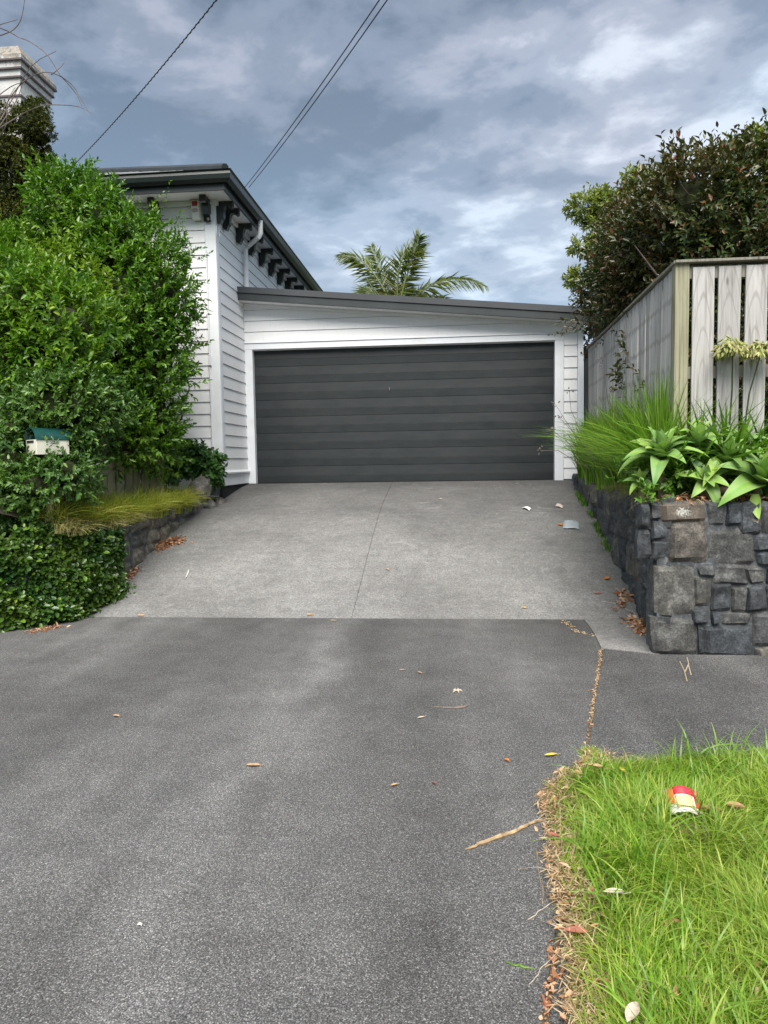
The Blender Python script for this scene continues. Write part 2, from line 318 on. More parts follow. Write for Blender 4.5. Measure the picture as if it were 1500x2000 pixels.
class MB:
    def __init__(s): s.v = []; s.f = []
    def add(s, vs, fs):
        o = len(s.v); s.v += [tuple(map(float, v)) for v in vs]; s.f += [tuple(i+o for i in f) for f in fs]
    def box(s, x0, x1, y0, y1, z0, z1):
        s.add([(x0, y0, z0), (x1, y0, z0), (x1, y1, z0), (x0, y1, z0), (x0, y0, z1), (x1, y0, z1), (x1, y1, z1), (x0, y1, z1)],
              [(0, 3, 2, 1), (4, 5, 6, 7), (0, 1, 5, 4), (1, 2, 6, 5), (2, 3, 7, 6), (3, 0, 4, 7)])
    def prism(s, pts, vec):   # a polygon of 3D points swept along a vector
        n = len(pts); a = [np.array(p, float) for p in pts]; b = [p+np.array(vec, float) for p in a]
        s.add(a+b, [tuple(range(n))[::-1], tuple(range(n, 2*n))] + [(i, (i+1) % n, n+(i+1) % n, n+i) for i in range(n)])
    def loft(s, rings, caps=True, close=True):
        n = len(rings[0]); vs = [p for r in rings for p in r]; fs = []
        for i in range(len(rings)-1):
            for j in range(n if close else n-1):
                a = i*n+j; b = i*n+(j+1) % n; fs.append((a, b, b+n, a+n))
        if caps: fs += [tuple(range(n))[::-1], tuple((len(rings)-1)*n+j for j in range(n))]
        s.add(vs, fs)
    def tube(s, pts, r, sides=8, caps=True):
        pts = [np.array(p, float) for p in pts]; rr = r if hasattr(r, '__len__') else [r]*len(pts); rings = []
        ref = np.array([0.13, 0.21, 0.97])
        for i, p in enumerate(pts):
            d = pts[min(i+1, len(pts)-1)]-pts[max(i-1, 0)]; d = d/(np.linalg.norm(d)+1e-9)
            if abs(d@ref) > 0.95: ref = np.array([0.97, 0.13, 0.1])
            u = np.cross(d, ref); u /= np.linalg.norm(u); v = np.cross(d, u)
            rings.append([p+rr[i]*(math.cos(t)*u+math.sin(t)*v) for t in np.linspace(0, 2*math.pi, sides, endpoint=False)])
        s.loft(rings, caps)
    def build(s, name, mat, parent=None, bevel=0.0, smooth=False):
        me = bpy.data.meshes.new(name); me.from_pydata(s.v, [], s.f)
        bm = bmesh.new(); bm.from_mesh(me); bmesh.ops.recalc_face_normals(bm, faces=bm.faces)
        if bevel: bmesh.ops.bevel(bm, geom=[e for e in bm.edges if e.calc_face_angle(0) > 0.5], offset=bevel, segments=1, affect='EDGES')
        bm.to_mesh(me); bm.free()
        if smooth:
            me.polygons.foreach_set('use_smooth', [True]*len(me.polygons))
            try: me.set_sharp_from_angle(angle=0.7)
            except Exception: pass
        me.materials.append(mat); me.update()
        return link(name, me, parent)
def boxo(name, mat, parent, *b, bevel=0.0):
    q = MB(); q.box(*b); return q.build(name, mat, parent, bevel)

# ------------------------------------------------------------------ ground, crossing, footpath, driveway
DY = [0, 6.62, 7.0, 7.4, 7.8, 8.4, 9.15, 9.7, 10.3, 10.9, 11.35, 11.62]
DZ = [0, 0.00, 0.115, 0.245, 0.372, 0.562, 0.765, 0.885, 0.99, 1.085, 1.142, 1.15]
def zd(Y): return float(np.interp(Y, DY, DZ))
def ondrive(x, y):
    d = ray(x, y); t0, t1 = 2.0, 14.0
    f = lambda t: (CAM+d*t)[2]-zd((CAM+d*t)[1])
    for _ in range(40):
        t = (t0+t1)/2
        if f(t) > 0: t0 = t
        else: t1 = t
    return CAM+d*t0
def ter(X, Y):
    if Y < 6.5: return -0.12
    return min(zd(min(Y, 11.6)), 1.15)-0.12
gx = sorted(set([-400, -120, -40, -16, -8, 8, 16, 40, 120, 400] + list(range(-6, 7, 2))))
gy = sorted([-400, -100, -30, -10, 0, 3, 6.5, 7, 7.4, 7.8, 8.4, 9.15, 9.7, 10.3, 10.9, 11.35, 11.62, 16, 30, 80, 400])
q = MB(); q.add([(x, y, ter(x, y)) for y in gy for x in gx], [(j*len(gx)+i, j*len(gx)+i+1, (j+1)*len(gx)+i+1, (j+1)*len(gx)+i) for j in range(len(gy)-1) for i in range(len(gx)-1)])
tag(q.build('ground', MGROUND), 'rough ground sheet under and beyond the property', kind='structure')
# joint line between crossing and footpath
def jx(Y): return 0.235+(Y-1.8)*0.247
q = MB()
q.prism([(-14, -2.0, 0), (jx(-2)-0.009, -2.0, 0), (jx(5.62)-0.009, 5.62, 0), (1.21, 6.10, 0), (1.22, 6.60, 0), (-3.62, 6.60, 0), (-3.9, 6.62, 0), (-14, 6.62, 0)], (0, 0, -0.1))
tag(q.build('vehicle_crossing', MASP), 'dark exposed aggregate vehicle crossing in front of the driveway', kind='structure')
q = MB()
q.prism([(jx(-2)+0.009, -2.0, 0.003), (14, -2.0, 0.003), (14, 5.6, 0.003), (1.53, 5.42, 0.003), (jx(5.60)+0.009, 5.57, 0.003)], (0, 0, -0.1))
tag(q.build('footpath', MASP2), 'dark grey footpath panel below the stone wall', kind='structure')
boxo('road', MASP, None, -60, 60, -14, -2.05, -0.115, -0.1); bpy.data.objects['road']['kind'] = 'structure'
boxo('kerb', MMORT, None, -60, 60, -2.3, -2.003, -0.11, 0.002, bevel=0.01); bpy.data.objects['kerb']['kind'] = 'structure'

dr = empty('driveway', (-0.9, 6.62, 0), 'sloping grey concrete driveway in front of the garage', kind='structure')
RX = lambda Y: float(np.interp(Y, [6.62, 7.3, 8.0, 9.0, 11.62], [1.86, 1.92, 1.92, 1.92, 2.06]))
LX = lambda Y: float(np.interp(Y, [6.62, 7.2, 8, 10.2, 11.62], [-3.70, -3.62, -3.58, -3.46, -3.40]))
JC = lambda Y: -0.955+(Y-6.62)*0.004
def slab(xa, xb, ys):
    q = MB(); n = 6; top = []; 
    for Y in ys:
        a, b = xa(Y), xb(Y)
        top.append([(a+(b-a)*i/n, Y, zd(Y)) for i in range(n+1)])
    vs = [p for r in top for p in r]; w = n+1
    fs = [(j*w+i, j*w+i+1, (j+1)*w+i+1, (j+1)*w+i) for j in range(len(ys)-1) for i in range(n)]
    q.add(vs, fs)
    for (ja, jb) in ((0, 0), (len(ys)-1, len(ys)-1)):
        r = top[ja]; q.add(r+[(p[0], p[1], p[2]-0.09) for p in r], [(i, i+1, w+i+1, w+i) for i in range(n)])
    for k in (0, n):
        r = [t[k] for t in top]; q.add(r+[(p[0], p[1], p[2]-0.09) for p in r], [(i, i+1, len(r)+i+1, len(r)+i) for i in range(len(r)-1)])
    return q.build('slab', MCON, dr)
cross_y = 9.35
ys1 = list(np.linspace(6.605, cross_y-0.004, 14)); ys2 = list(np.linspace(cross_y+0.004, 11.60, 12))
for ys in (ys1, ys2):
    slab(LX, lambda Y: JC(Y)-0.0022, ys); slab(lambda Y: JC(Y)+0.0022, RX, ys)
# the light concrete fillet between driveway and wall corner
q = MB(); q.prism([(1.224, 6.60, 0.004), (1.214, 6.10, 0.004), (1.172, 5.60, 0.004), (1.56, 5.425, 0.004), (1.62, 5.5, 0.006), (1.80, 6.60, 0.006)], (0, 0, -0.08))
fil = q.build('slab', MCON, dr); fil['label'] = 'light concrete infill between driveway and stone wall corner'

# ------------------------------------------------------------------ stones
def stone_mesh(corners, nrm, depth, seed, nu=6, nv=5, rough=0.018):
    # corners: 4 points (bl, br, tr, tl) on the face; pillow front with noisy relief, sides going back into the wall
    rs = np.random.default_rng(seed); c = [np.array(p, float) for p in corners]; nrm = np.array(nrm, float)/np.linalg.norm(nrm)
    ctr = sum(c)/4; so = Vector(rs.uniform(-50, 50, 3))
    tilt = rs.uniform(-0.5, 0.5, 2)*0.05; pro = rs.uniform(-0.006, 0.016)
    V = []; F = []
    pls = [(rs.uniform(-.11, .11), rs.uniform(-.11, .11), rs.uniform(0, 0.018)) for _ in range(4)]; W_ = np.linalg.norm(c[1]-c[0]); H_ = np.linalg.norm(c[3]-c[0])
    for j in range(nv+1):
        for i in range(nu+1):
            u = i/nu; v = j/nv
            p = c[0]*(1-u)*(1-v)+c[1]*u*(1-v)+c[2]*u*v+c[3]*(1-u)*v
            e = 1-max(abs(2*u-1), abs(2*v-1))      # 0 on the rim
            rr = abs(2*u-1)**6*abs(2*v-1)**6
            p = p+(ctr-p)*rr*0.04                   # rounded corners
            if e < 1e-6:
                nz = noise.noise(Vector(p*9)+so)*0.016; p = p+(ctr-p)/(np.linalg.norm(ctr-p)+1e-6)*(nz-0.002)
            h = (min(e/0.22, 1.0))**0.6*0.010+pro+max(-0.004, 0.010+min(a*(u-.5)*W_+b_*(v-.5)*H_+k_ for a, b_, k_ in pls))+(u-.5)*tilt[0]+(v-.5)*tilt[1]
            h += noise.fractal(Vector(p*7)+so, 0.8, 2.2, 4)*rough*(0.5+min(1, e*2.5))*0.9
            if e < 1e-6: h = -0.006+pro*0.4
            V.append(p+nrm*h)
    w = nu+1
    for j in range(nv):
        for i in range(nu): F.append((j*w+i, j*w+i+1, (j+1)*w+i+1, (j+1)*w+i))
    rim = [i for i in range(w)]+[j*w+nu for j in range(1, nv+1)]+[nv*w+i for i in range(nu-1, -1, -1)]+[j*w for j in range(nv-1, 0, -1)]
    b = len(V); V += [V[i]-nrm*depth for i in rim]; n = len(rim)
    F += [(rim[(k+1) % n], rim[k], b+k, b+(k+1) % n) for k in range(n)]
    ctr = np.array(ctr)
    me = bpy.data.meshes.new('stone'); me.from_pydata([tuple(v-ctr) for v in V], [], F)
    bm = bmesh.new(); bm.from_mesh(me); bmesh.ops.recalc_face_normals(bm, faces=bm.faces); bm.to_mesh(me); bm.free()
    me.polygons.foreach_set('use_smooth', [True]*len(me.polygons))
    try: me.set_sharp_from_angle(angle=0.42)
    except Exception: pass
    return me, ctr
def put_stone(parent, corners, nrm, seed, mat=MSTONE, depth=0.09, **k):
    me, c = stone_mesh(corners, nrm, depth, seed, **k); me.materials.append(mat)
    o = bpy.data.objects.new('stone', me); COL.objects.link(o); o.parent = parent; o.location = Vector(c)-parent.location
    return o
def guillotine(u0, u1, v0, v1, rs, big=0.42, small=0.2):
    w, h = u1-u0, v1-v0
    if w < small*1.7 and h < small*1.5 or (w < big and h < big*0.75 and rs.random() < 0.55): return [(u0, u1, v0, v1)]
    if w > h*1.15 or h < small*1.3:
        c = u0+w*rs.uniform(0.36, 0.64)
        return guillotine(u0, c, v0, v1, rs, big, small)+guillotine(c, u1, v0, v1, rs, big, small)
    c = v0+h*rs.uniform(0.36, 0.64)
    return guillotine(u0, u1, v0, c, rs, big, small)+guillotine(u0, u1, c, v1, rs, big, small)
def jit(u, v, k=1.0): return (noise.noise(Vector((u*9.1, v*9.7, 3.3)))*0.085*k, noise.noise(Vector((u*9.3, v*8.7, 13.1)))*0.05*k)
def face_stones(parent, rects, P, nrm, seed, gap=0.002, clip=None, **k):
    for n, (a, b, c, d) in enumerate(rects):
        if clip and not clip(a, b, c, d): continue
        cs = []
        for (u, v, su, sv) in ((a, c, 1, 1), (b, c, -1, 1), (b, d, -1, -1), (a, d, 1, -1)):
            ju, jv = jit(u, v); cs.append(P(u+ju+gap*su, v+jv+gap*sv))
        nn = nrm((a+b)/2) if callable(nrm) else nrm
        put_stone(parent, cs, nn, seed+n, **k)

# right retaining wall -------------------------------------------------
YW = 5.45
rw = empty('retaining_wall', (1.54, YW, 0), 'dark basalt stone retaining wall with pale lichen, right of the driveway below the fence', 'stone wall')
def pw(x, y): p = at(1240+x/5.769, 950+y/5.769, YW); return p
FR = [(45, 195, 175, 480), (182, 190, 285, 365), (292, 180, 540, 395), (800, 190, 1000, 455), (1010, 190, 1180, 455), (1192, 190, 1432, 545), (1442, 185, 1660, 540),
      (45, 490, 175, 800), (182, 380, 365, 600), (182, 610, 360, 850), (372, 412, 805, 865), (818, 470, 1345, 885), (1352, 560, 1660, 720), (1352, 728, 1660, 890),
      (200, 868, 685, 1455), (692, 900, 872, 980), (880, 905, 1242, 1090), (1250, 912, 1475, 1100), (1482, 912, 1660, 1100),
      (660, 990, 850, 1340), (858, 1085, 1092, 1400), (1100, 1112, 1250, 1410), (1258, 1112, 1480, 1410), (1488, 1112, 1660, 1410),
      (650, 1350, 850, 1545), (858, 1408, 962, 1548), (970, 1420, 1325, 1550), (1335, 1420, 1660, 1800),
      (180, 1470, 690, 1910), (698, 1556, 752, 1905), (762, 1560, 1325, 1905), (1335, 1808, 1660, 1912), (-30, 820, 190, 1180), (-20, 1190, 190, 1460), (0, 1470, 172, 1900)]
LICH = [(292, 180, 790, 400)]
def frc(r, k=1.0):
    x0, y0, x1, y1 = r; cs = []
    for (x, y) in ((x0, y1), (x1, y1), (x1, y0), (x0, y0)):
        p = pw(x, y); cs.append(p)
    for i, p in enumerate(cs):
        p[0] += noise.noise(Vector((p[0]*14, p[2]*14, i*0.3)))*0.040; p[2] += noise.noise(Vector((p[0]*13, p[2]*15, 9+i*0.3)))*0.034
    return cs
XC = 1.53
for n, r in enumerate(FR):
    if r[0] < 30: continue
    if r[:2] == (292, 180): continue
    o = put_stone(rw, frc(r), (0, -1, 0), 100+n, nu=9, nv=8)
o = put_stone(rw, frc(LICH[0]), (0, -1, 0), 171, mat=MLICH, nu=8, nv=6); o['label'] = 'brown stone with a round white lichen patch'
o = put_stone(rw, frc((1205, 330, 1420, 545)), (0, -1, 0), 173, mat=MLICH, nu=6, nv=6, depth=0.1)
rs = random.Random(5)
face_stones(rw, guillotine(2.50, 4.6, 0.0, 1.16, rs), lambda u, v: (u, YW, v), (0, -1, 0), 300, nu=5, nv=4)
# side face, curving along the drive
SY = [5.45, 5.75, 6.1, 6.5, 7.3, 8.5, 9.6, 10.5, 11.44]; SX = [1.535, 1.62, 1.69, 1.735, 1.775, 1.79, 1.80, 1.84, 1.90]
STZ = [1.18, 1.18, 1.17, 1.15, 1.14, 1.12, 1.17, 1.22, 1.27]
wx = lambda Y: float(np.interp(Y, SY, SX)); wz = lambda Y: float(np.interp(Y, SY, STZ))
def wn(Y): d = (wx(Y+.1)-wx(Y-.1))/.2 if 5.6 < Y < 11.3 else (wx(Y+.12)-wx(Y))/.12 if Y <= 5.6 else 0.05; return (-1, d, 0)
rs = random.Random(23)
rects = guillotine(5.48, 7.0, 0.0, 1.0, rs, 0.44, 0.22)+guillotine(7.0, 9.0, 0.0, 1.0, rs, 0.5, 0.22)+guillotine(9.0, 11.44, 0.0, 1.0, rs, 0.55, 0.25)
def PS(u, v): return (wx(u)+v*0.03+noise.noise(Vector((u*2, v*2, 0)))*0.03, u, v*wz(u))
face_stones(rw, rects, PS, wn, 500, clip=lambda a, b, c, d: d*wz(a) > zd(a)-0.05, nu=6, nv=6)
MRED = simple('red_scoria', (0.13, 0.065, 0.052), 0.95, 0.5, 25, 0.3, bump=1.0, bscale=50)
reds = [o for o in rw.children if abs((o.location+rw.location).y-6.35) < 0.35 and 0.25 < (o.location).z < 0.75 and (o.location+rw.location).x > 1.6]
if reds:
    r0 = sorted(reds, key=lambda o: (o.location+rw.location-Vector((1.72, 6.3, 0.5))).length)[0]
    r0.data.materials.clear(); r0.data.materials.append(MRED); r0['label'] = 'reddish brown scoria stone in the side of the wall'
# mortar core
q = MB(); n = len(SY)
prof = []
for Y, X, Z in zip(SY, SX, STZ):
    i = 0.006
    prof.append([(X+i, Y, -0.1), (X+i+0.03, Y, Z-0.02), (X+0.28, Y, Z-0.02), (X+0.28, Y, -0.1)])
q.loft(prof); q.build('mortar_core', MMORT, rw)
q = MB(); q.prism([(1.55, YW+0.006, -0.1), (4.6, YW+0.006, -0.1), (4.6, YW+0.006, 1.10), (1.55, YW+0.006, 1.155)], (0, 0.28, 0)); q.build('mortar_core', MMORT, rw)
# right garden bed
q = MB(); vs = []; bx = np.linspace(0, 1, 12); by = np.linspace(5.55, 11.6, 24)
def bedz(X, Y): return 1.12+0.04*noise.noise(Vector((X*2, Y*2, 1)))+0.03*max(0, Y-9)
for Y in by:
    for t in bx:
        X = wx(min(Y, 11.44))+0.1+t*(4.6-wx(min(Y, 11.44))-0.1); vs.append((X, Y, bedz(X, Y)))
q.add(vs, [(j*12+i, j*12+i+1, (j+1)*12+i+1, (j+1)*12+i) for j in range(23) for i in range(11)])
tag(q.build('garden_bed', MSOIL), 'raised soil bed on top of the right stone wall', kind='structure')

# left low wall ----------------------------------------------------------
lw = empty('low_stone_wall', (-3.6, 6.9, 0), 'low mossy stone wall along the left edge of the driveway', 'stone wall')
LYs = [6.7, 7.35, 8.04, 9.14, 9.6, 10.12]; LZs = [0.80, 0.88, 0.94, 0.985, 1.0, 0.98]; LXs = [-3.66, -3.60, -3.56, -3.50, -3.47, -3.44]
lx = lambda Y: float(np.interp(Y, LYs, LXs)); lz = lambda Y: float(np.interp(Y, LYs, LZs))
rs = random.Random(77)
rects = guillotine(6.72, 8.3, 0.0, 1.0, rs, 0.5, 0.25)+guillotine(8.3, 9.7, 0.25, 1.0, rs, 0.5, 0.25)
face_stones(lw, rects, lambda u, v: (lx(u)-v*0.02+noise.noise(Vector((u*2, v*2, 5)))*0.04, u, v*lz(u)), (1, 0, 0.1), 800, clip=lambda a, b, c, d: d*lz(a) > zd(a)-0.05, mat=MSTONE2)
q = MB(); q.loft([[(X-0.012, Y, -0.1), (X-0.03, Y, Z-0.03), (X-0.3, Y, Z-0.03), (X-0.3, Y, -0.1)] for Y, X, Z in zip(LYs, LXs, LZs)]); q.build('mortar_core', MMORT, lw)
def rock(c, r, seed, sq=(1, 1, 1), name='stone', mat=MSTONE):
    bm = bmesh.new(); bmesh.ops.create_icosphere(bm, subdivisions=3, radius=1.0); so = Vector((seed*3.1, seed*1.7, 0))
    for v in bm.verts:
        d = v.co.copy(); n = noise.fractal(d*1.3+so, 0.9, 2.1, 4)*0.35; g = noise.cell(d*1.6+so)*0.10
        v.co = Vector((d.x*sq[0], d.y*sq[1], d.z*sq[2]))*(1+n+g)*r
    me = bpy.data.meshes.new(name); bm.to_mesh(me); bm.free(); me.materials.append(mat); me.polygons.foreach_set('use_smooth', [True]*len(me.polygons))
    return me
for i, (px, py, Y, r, sq) in enumerate([(392, 955, 9.6, 0.17, (0.9, 1, 1.15)), (405, 990, 9.75, 0.16, (1.2, 1, 0.8)), (427, 984, 9.95, 0.085, (1, 1, 1)), (372, 985, 9.5, 0.13, (1, 1, .8))]):
    p = at(px, py, Y); o = bpy.data.objects.new('stone', rock(p, r, i+3, sq, mat=MSTONE2)); COL.objects.link(o); o.parent = lw; o.location = Vector(p)-lw.location; o.rotation_euler = (0.3*i, 0.5, i)
# front return of the left wall (hidden by creeping fig) and bank
q = MB()
q.prism([(-3.62, 6.75, -0.1), (-3.72, 6.42, -0.1), (-4.1, 5.95, -0.1), (-12, 5.75, -0.1), (-12, 6.3, -0.1), (-4.2, 6.4, -0.1), (-3.95, 6.9, -0.1)], (0, 0, 0.92)); q.build('mortar_core', MMORT, lw)
q = MB(); vs = []; by = list(np.linspace(5.95, 10.1, 18))
def lbz(X, Y):
    t = min(1, max(0, (-3.6-X)/0.7)); return 0.84+0.33*t+0.05*(Y-7)*0.3+0.03*noise.noise(Vector((X*3, Y*3, 0)))
for Y in by:
    xr = lx(Y)-0.05 if Y > 6.75 else float(np.interp(Y, [5.95, 6.42, 6.75], [-4.3, -3.85, -3.7]))
    for t in np.linspace(0, 1, 12)**1.7: X = xr-t*8; vs.append((X, Y, lbz(X, Y)))
q.add(vs, [(j*12+i, j*12+i+1, (j+1)*12+i+1, (j+1)*12+i) for j in range(17) for i in range(11)])
tag(q.build('planted_bank', MSOIL), 'soil bank above the low wall on the left', kind='structure')

# ------------------------------------------------------------------ garage
YG = 11.47; YF = 11.12; XL = -3.35; XR = 2.09
ga = empty('garage', (-0.65, YG, 1.15), 'white weatherboard lean-to garage with wide charcoal door and sloping roof', 'garage')
fl = at(459, 570, YF); 
bl = at(462, 585, YF); brr = at(1145, 627, YF); tl = at(461, 559, YF); tr = at(1145, 599, YF); ml = at(462, 571, YF); mr = at(1145, 612, YF)
def lin(a, b): return lambda x: a[2]+(b[2]-a[2])*(x-a[0])/(b[0]-a[0])
FB = lin(bl, brr); FT = lin(tl, tr); FM = lin(ml, mr)
SP = 0.175
def clad(parent, Mp, u0, u1, z0, z1, clip=None, start=0, sp=SP, zc0=None):
    # tapered weatherboards: Mp(u, out, z) -> xyz ; clip(u) -> highest z allowed (linear)
    z = z0
    while z < z1-0.01:
        zt = min(z+sp-0.007, z1); zb = z
        a, b = u0, u1
        pts = [(a, zb), (b, zb), (b, zt), (a, zt)]
        if clip:
            o = []
            for i in range(4):
                p, r = pts[i], pts[(i+1) % 4]; fp = clip(p[0])-p[1]; fr = clip(r[0])-r[1]
                if fp >= 0: o.append(p)
                if (fp >= 0) != (fr >= 0): t = fp/(fp-fr); o.append((p[0]+(r[0]-p[0])*t, p[1]+(r[1]-p[1])*t))
            pts = o
        if len(pts) >= 3 and max(p[1] for p in pts)-min(p[1] for p in pts) > 0.02:
            th = lambda zz: 0.026-0.015*(zz-zb)/sp
            fr = [Mp(u, th(zz), zz) for u, zz in pts]; bk = [Mp(u, -0.01, zz) for u, zz in pts]; n = len(pts)
            q = MB(); q.add(fr+bk, [tuple(range(n)), tuple(range(n, 2*n))[::-1]]+[(i, (i+1) % n, n+(i+1) % n, n+i) for i in range(n)])
            q.build('weatherboard', MW, parent)
        z += sp
G = lambda u, o, z: (u, YG-o, z)
zb0 = 1.155
q = MB(); q.prism([(XL, YG, 1.0), (-3.22, YG, 1.0), (-3.22, YG, FB(-3.2)), (XL, YG, FB(XL))], (0, 0.1, 0)); q.prism([(1.66, YG, 1.0), (XR, YG, 1.0), (XR, YG, FB(XR)), (1.66, YG, FB(1.66))], (0, 0.1, 0))
q.prism([(-3.22, YG, 3.34), (1.66, YG, 3.34), (1.66, YG, FB(1.66)), (-3.22, YG, FB(-3.2))], (0, 0.1, 0)); q.build('wall', MW, ga)
clad(ga, G, XL+0.002, XR-0.09, 3.455, 4.6, clip=lambda u: FB(u)+0.0)
clad(ga, G, 1.797, XR-0.09, zb0+0.01, 3.452)
q = MB(); q.box(-3.335, -3.205, YG-0.032, YG+0.12, 1.152, 3.34); q.build('door_trim', MTR, ga, 0.004)
q = MB(); q.box(1.652, 1.792, YG-0.032, YG+0.12, 1.142, 3.34); q.build('door_trim', MTR, ga, 0.004)
q = MB(); q.box(-3.335, 1.792, YG-0.034, YG+0.12, 3.342, 3.44); q.build('door_trim', MTR, ga, 0.004)
q = MB(); q.box(-3.34, 1.81, YG-0.05, YG+0.0, 3.442, 3.453); q.build('head_flashing', MTR, ga)
q = MB(); q.box(XR-0.085, XR, YG-0.04, YG+0.11, 1.15, FB(XR)-0.002); q.build('corner_board', MTR, ga, 0.004)
q = MB(); q.box(XL, XR, 17.0, 17.05, 1.1, 3.6); q.build('rear_wall', MW, ga)
q = MB(); q.box(XR-0.05, XR, YG+0.115, 17.0, 1.1, FB(XR)); q.build('side_wall', MW, ga)
boxo('foundation', MFOUND, ga, 1.65, XR-0.01, YG-0.02, YG+0.1, 1.0, 1.148)
# garage door
gd = empty('garage_door', (0, 0, 0)); gd.parent = ga; gd.location = Vector((-0.78, YG+0.09, 1.15))-ga.location
npan = 8; dz0, dz1 = 1.158, 3.345; ph = (dz1-dz0)/npan
for i in range(npan):
    z0 = dz0+i*ph; z1 = z0+ph-0.002; zm = z0+ph*0.44
    prof = [(-0.002, z0), (-0.006, z0+0.003), (-0.0115, zm-0.003), (-0.009, zm), (-0.0115, zm+0.003), (-0.0055, z1-0.001), (-0.002, z1)]
    xs = list(np.linspace(-3.22, 1.66, 9)); rings = []
    for xx in xs: rings.append([(xx, YG+0.085+o+0.0015*math.sin(xx*3+i*1.7), z) for o, z in prof]+[(xx, YG+0.12, z1), (xx, YG+0.12, z0)])
    q = MB(); q.loft(rings); q.build('panel', MDOOR, gd)
p = at(761, 759, YG+0.08)
q = MB(); q.tube([(p[0], YG+0.075, p[2]+0.02), (p[0], YG+0.055, p[2]+0.018), (p[0], YG+0.05, p[2]-0.03)], 0.006, 6); q.build('lock_handle', MMETAL, gd)
boxo('weather_seal', simple('rubber', (0.012, 0.012, 0.012), 0.7), gd, -3.2, 1.65, YG+0.07, YG+0.11, 1.145, 1.157)
boxo('light_stop_panel', MDOOR, gd, -3.22, 1.66, YG+0.122, YG+0.14, 1.15, 3.345)  # added behind the door to stop sky light leaking between its panels
# lintel shadow gap: head jamb
boxo('head_jamb', MTR, ga, -3.205, 1.652, YG+0.035, YG+0.12, 3.332, 3.3415)
# roof and barge
X0, X1 = tl[0], 2.20
q = MB(); q.prism([(X0, YF, FM(X0)), (X1, YF, FM(X1)), (X1, YF, FT(X1)), (X0, YF, FT(X0))], (0, 0.025, 0)); q.build('roof_flashing', MGR, ga, 0.003)
q = MB(); q.prism([(X0+0.01, YF+0.02, FB(X0)), (X1, YF+0.02, FB(X1)), (X1, YF+0.02, FM(X1)-0.002), (X0+0.01, YF+0.02, FM(X0)-0.002)], (0, 0.03, 0)); q.build('barge_board', MCHAR, ga, 0.003)
q = MB(); q.prism([(X0+0.01, YF+0.052, FB(X0)+0.012), (X1, YF+0.052, FB(X1)+0.012), (X1, YF+0.052, FB(X1)+0.024), (X0+0.01, YF+0.052, FB(X0)+0.024)], (0, YG-YF, 0)); q.build('soffit', MW, ga)
q = MB(); q.prism([(XL-0.02, YG-0.045, FB(XL)-0.035), (XR, YG-0.045, FB(XR)-0.035), (XR, YG-0.045, FB(XR)+0.011), (XL-0.02, YG-0.045, FB(XL)+0.011)], (0, 0.03, 0)); q.build('soffit_bead', MTR, ga)
q = MB(); q.prism([(X0, YF+0.03, FM(X0)), (X1, YF+0.03, FM(X1)), (X1, YF+0.03, FT(X1)-0.012), (X0, YF+0.03, FT(X0)-0.012)], (0, 6.0, 0)); q.build('roof', MGR, ga)

# ------------------------------------------------------------------ house
YH = 10.15
ho = empty('house', (-6, YH, 1.1), 'old white weatherboard villa with bracketed dark eaves and tall chimney, left of the garage', 'house')
ZE = 5.12       # soffit height
cg = np.array([-2.885, 9.60, 5.44])  # gutter corner, outer top
zs = 1.40
HS = lambda u, o, z: (XL+o, u, z)
HF = lambda u, o, z: (u, YH-o, z)
q = MB(); q.box(-12, XL-0.002, YH, YH+0.1, 1.0, 5.2); q.box(XL-0.1, XL, YH+0.1, 17.5, 1.1, 5.2); q.build('wall', MW, ho)
clad(ho, HS, YH+0.11, YG-0.0, zs, ZE+0.12)
clad(ho, HS, YG+0.002, 17.4, 3.675, ZE+0.12)
clad(ho, HF, -11.9, XL-0.135, zs-0.05, ZE+0.12)
# corner boards
q = MB(); q.box(XL-0.13, XL+0.031, YH-0.035, YH-0.004, 1.2, ZE+0.1); q.build('corner_board', MTR, ho, 0.004)
q = MB(); q.box(XL+0.0, XL+0.033, YH-0.003, YH+0.105, 1.38, ZE+0.1); q.build('corner_board', MTR, ho, 0.004)
# plinth moulding, base board, foundation
q = MB(); q.loft([[(XL-0.0, Y, 1.335), (XL+0.055, Y, 1.335), (XL+0.06, Y, 1.36), (XL+0.03, Y, 1.398), (XL, Y, 1.398)] for Y in (YH-0.04, YG-0.035)]); q.build('plinth_moulding', MTR, ho)
q = MB(); q.box(XL-0.01, XL+0.026, YH-0.03, YG-0.035, 1.165, 1.332); q.build('base_board', MTR, ho, 0.003)
q = MB(); q.box(XL-0.05, XL+0.006, YH-0.02, YG-0.03, 0.85, 1.163); q.box(-12, XL-0.05, YH+0.005, YH+0.05, 0.9, 1.35); q.build('foundation', MFOUND, ho)
# conduit on the front face by the corner board
xc = at(410, 700, YH-0.04)[0]
q = MB(); q.tube([(xc, YH-0.055, 1.35), (xc, YH-0.055, 4.55)], 0.011, 8); q.build('conduit', MPVC, ho, smooth=True)
for zc in (1.72, 2.9): q = MB(); q.box(xc-0.02, xc+0.02, YH-0.07, YH-0.035, zc, zc+0.02); q.build('pipe_clip', MDARK, ho)
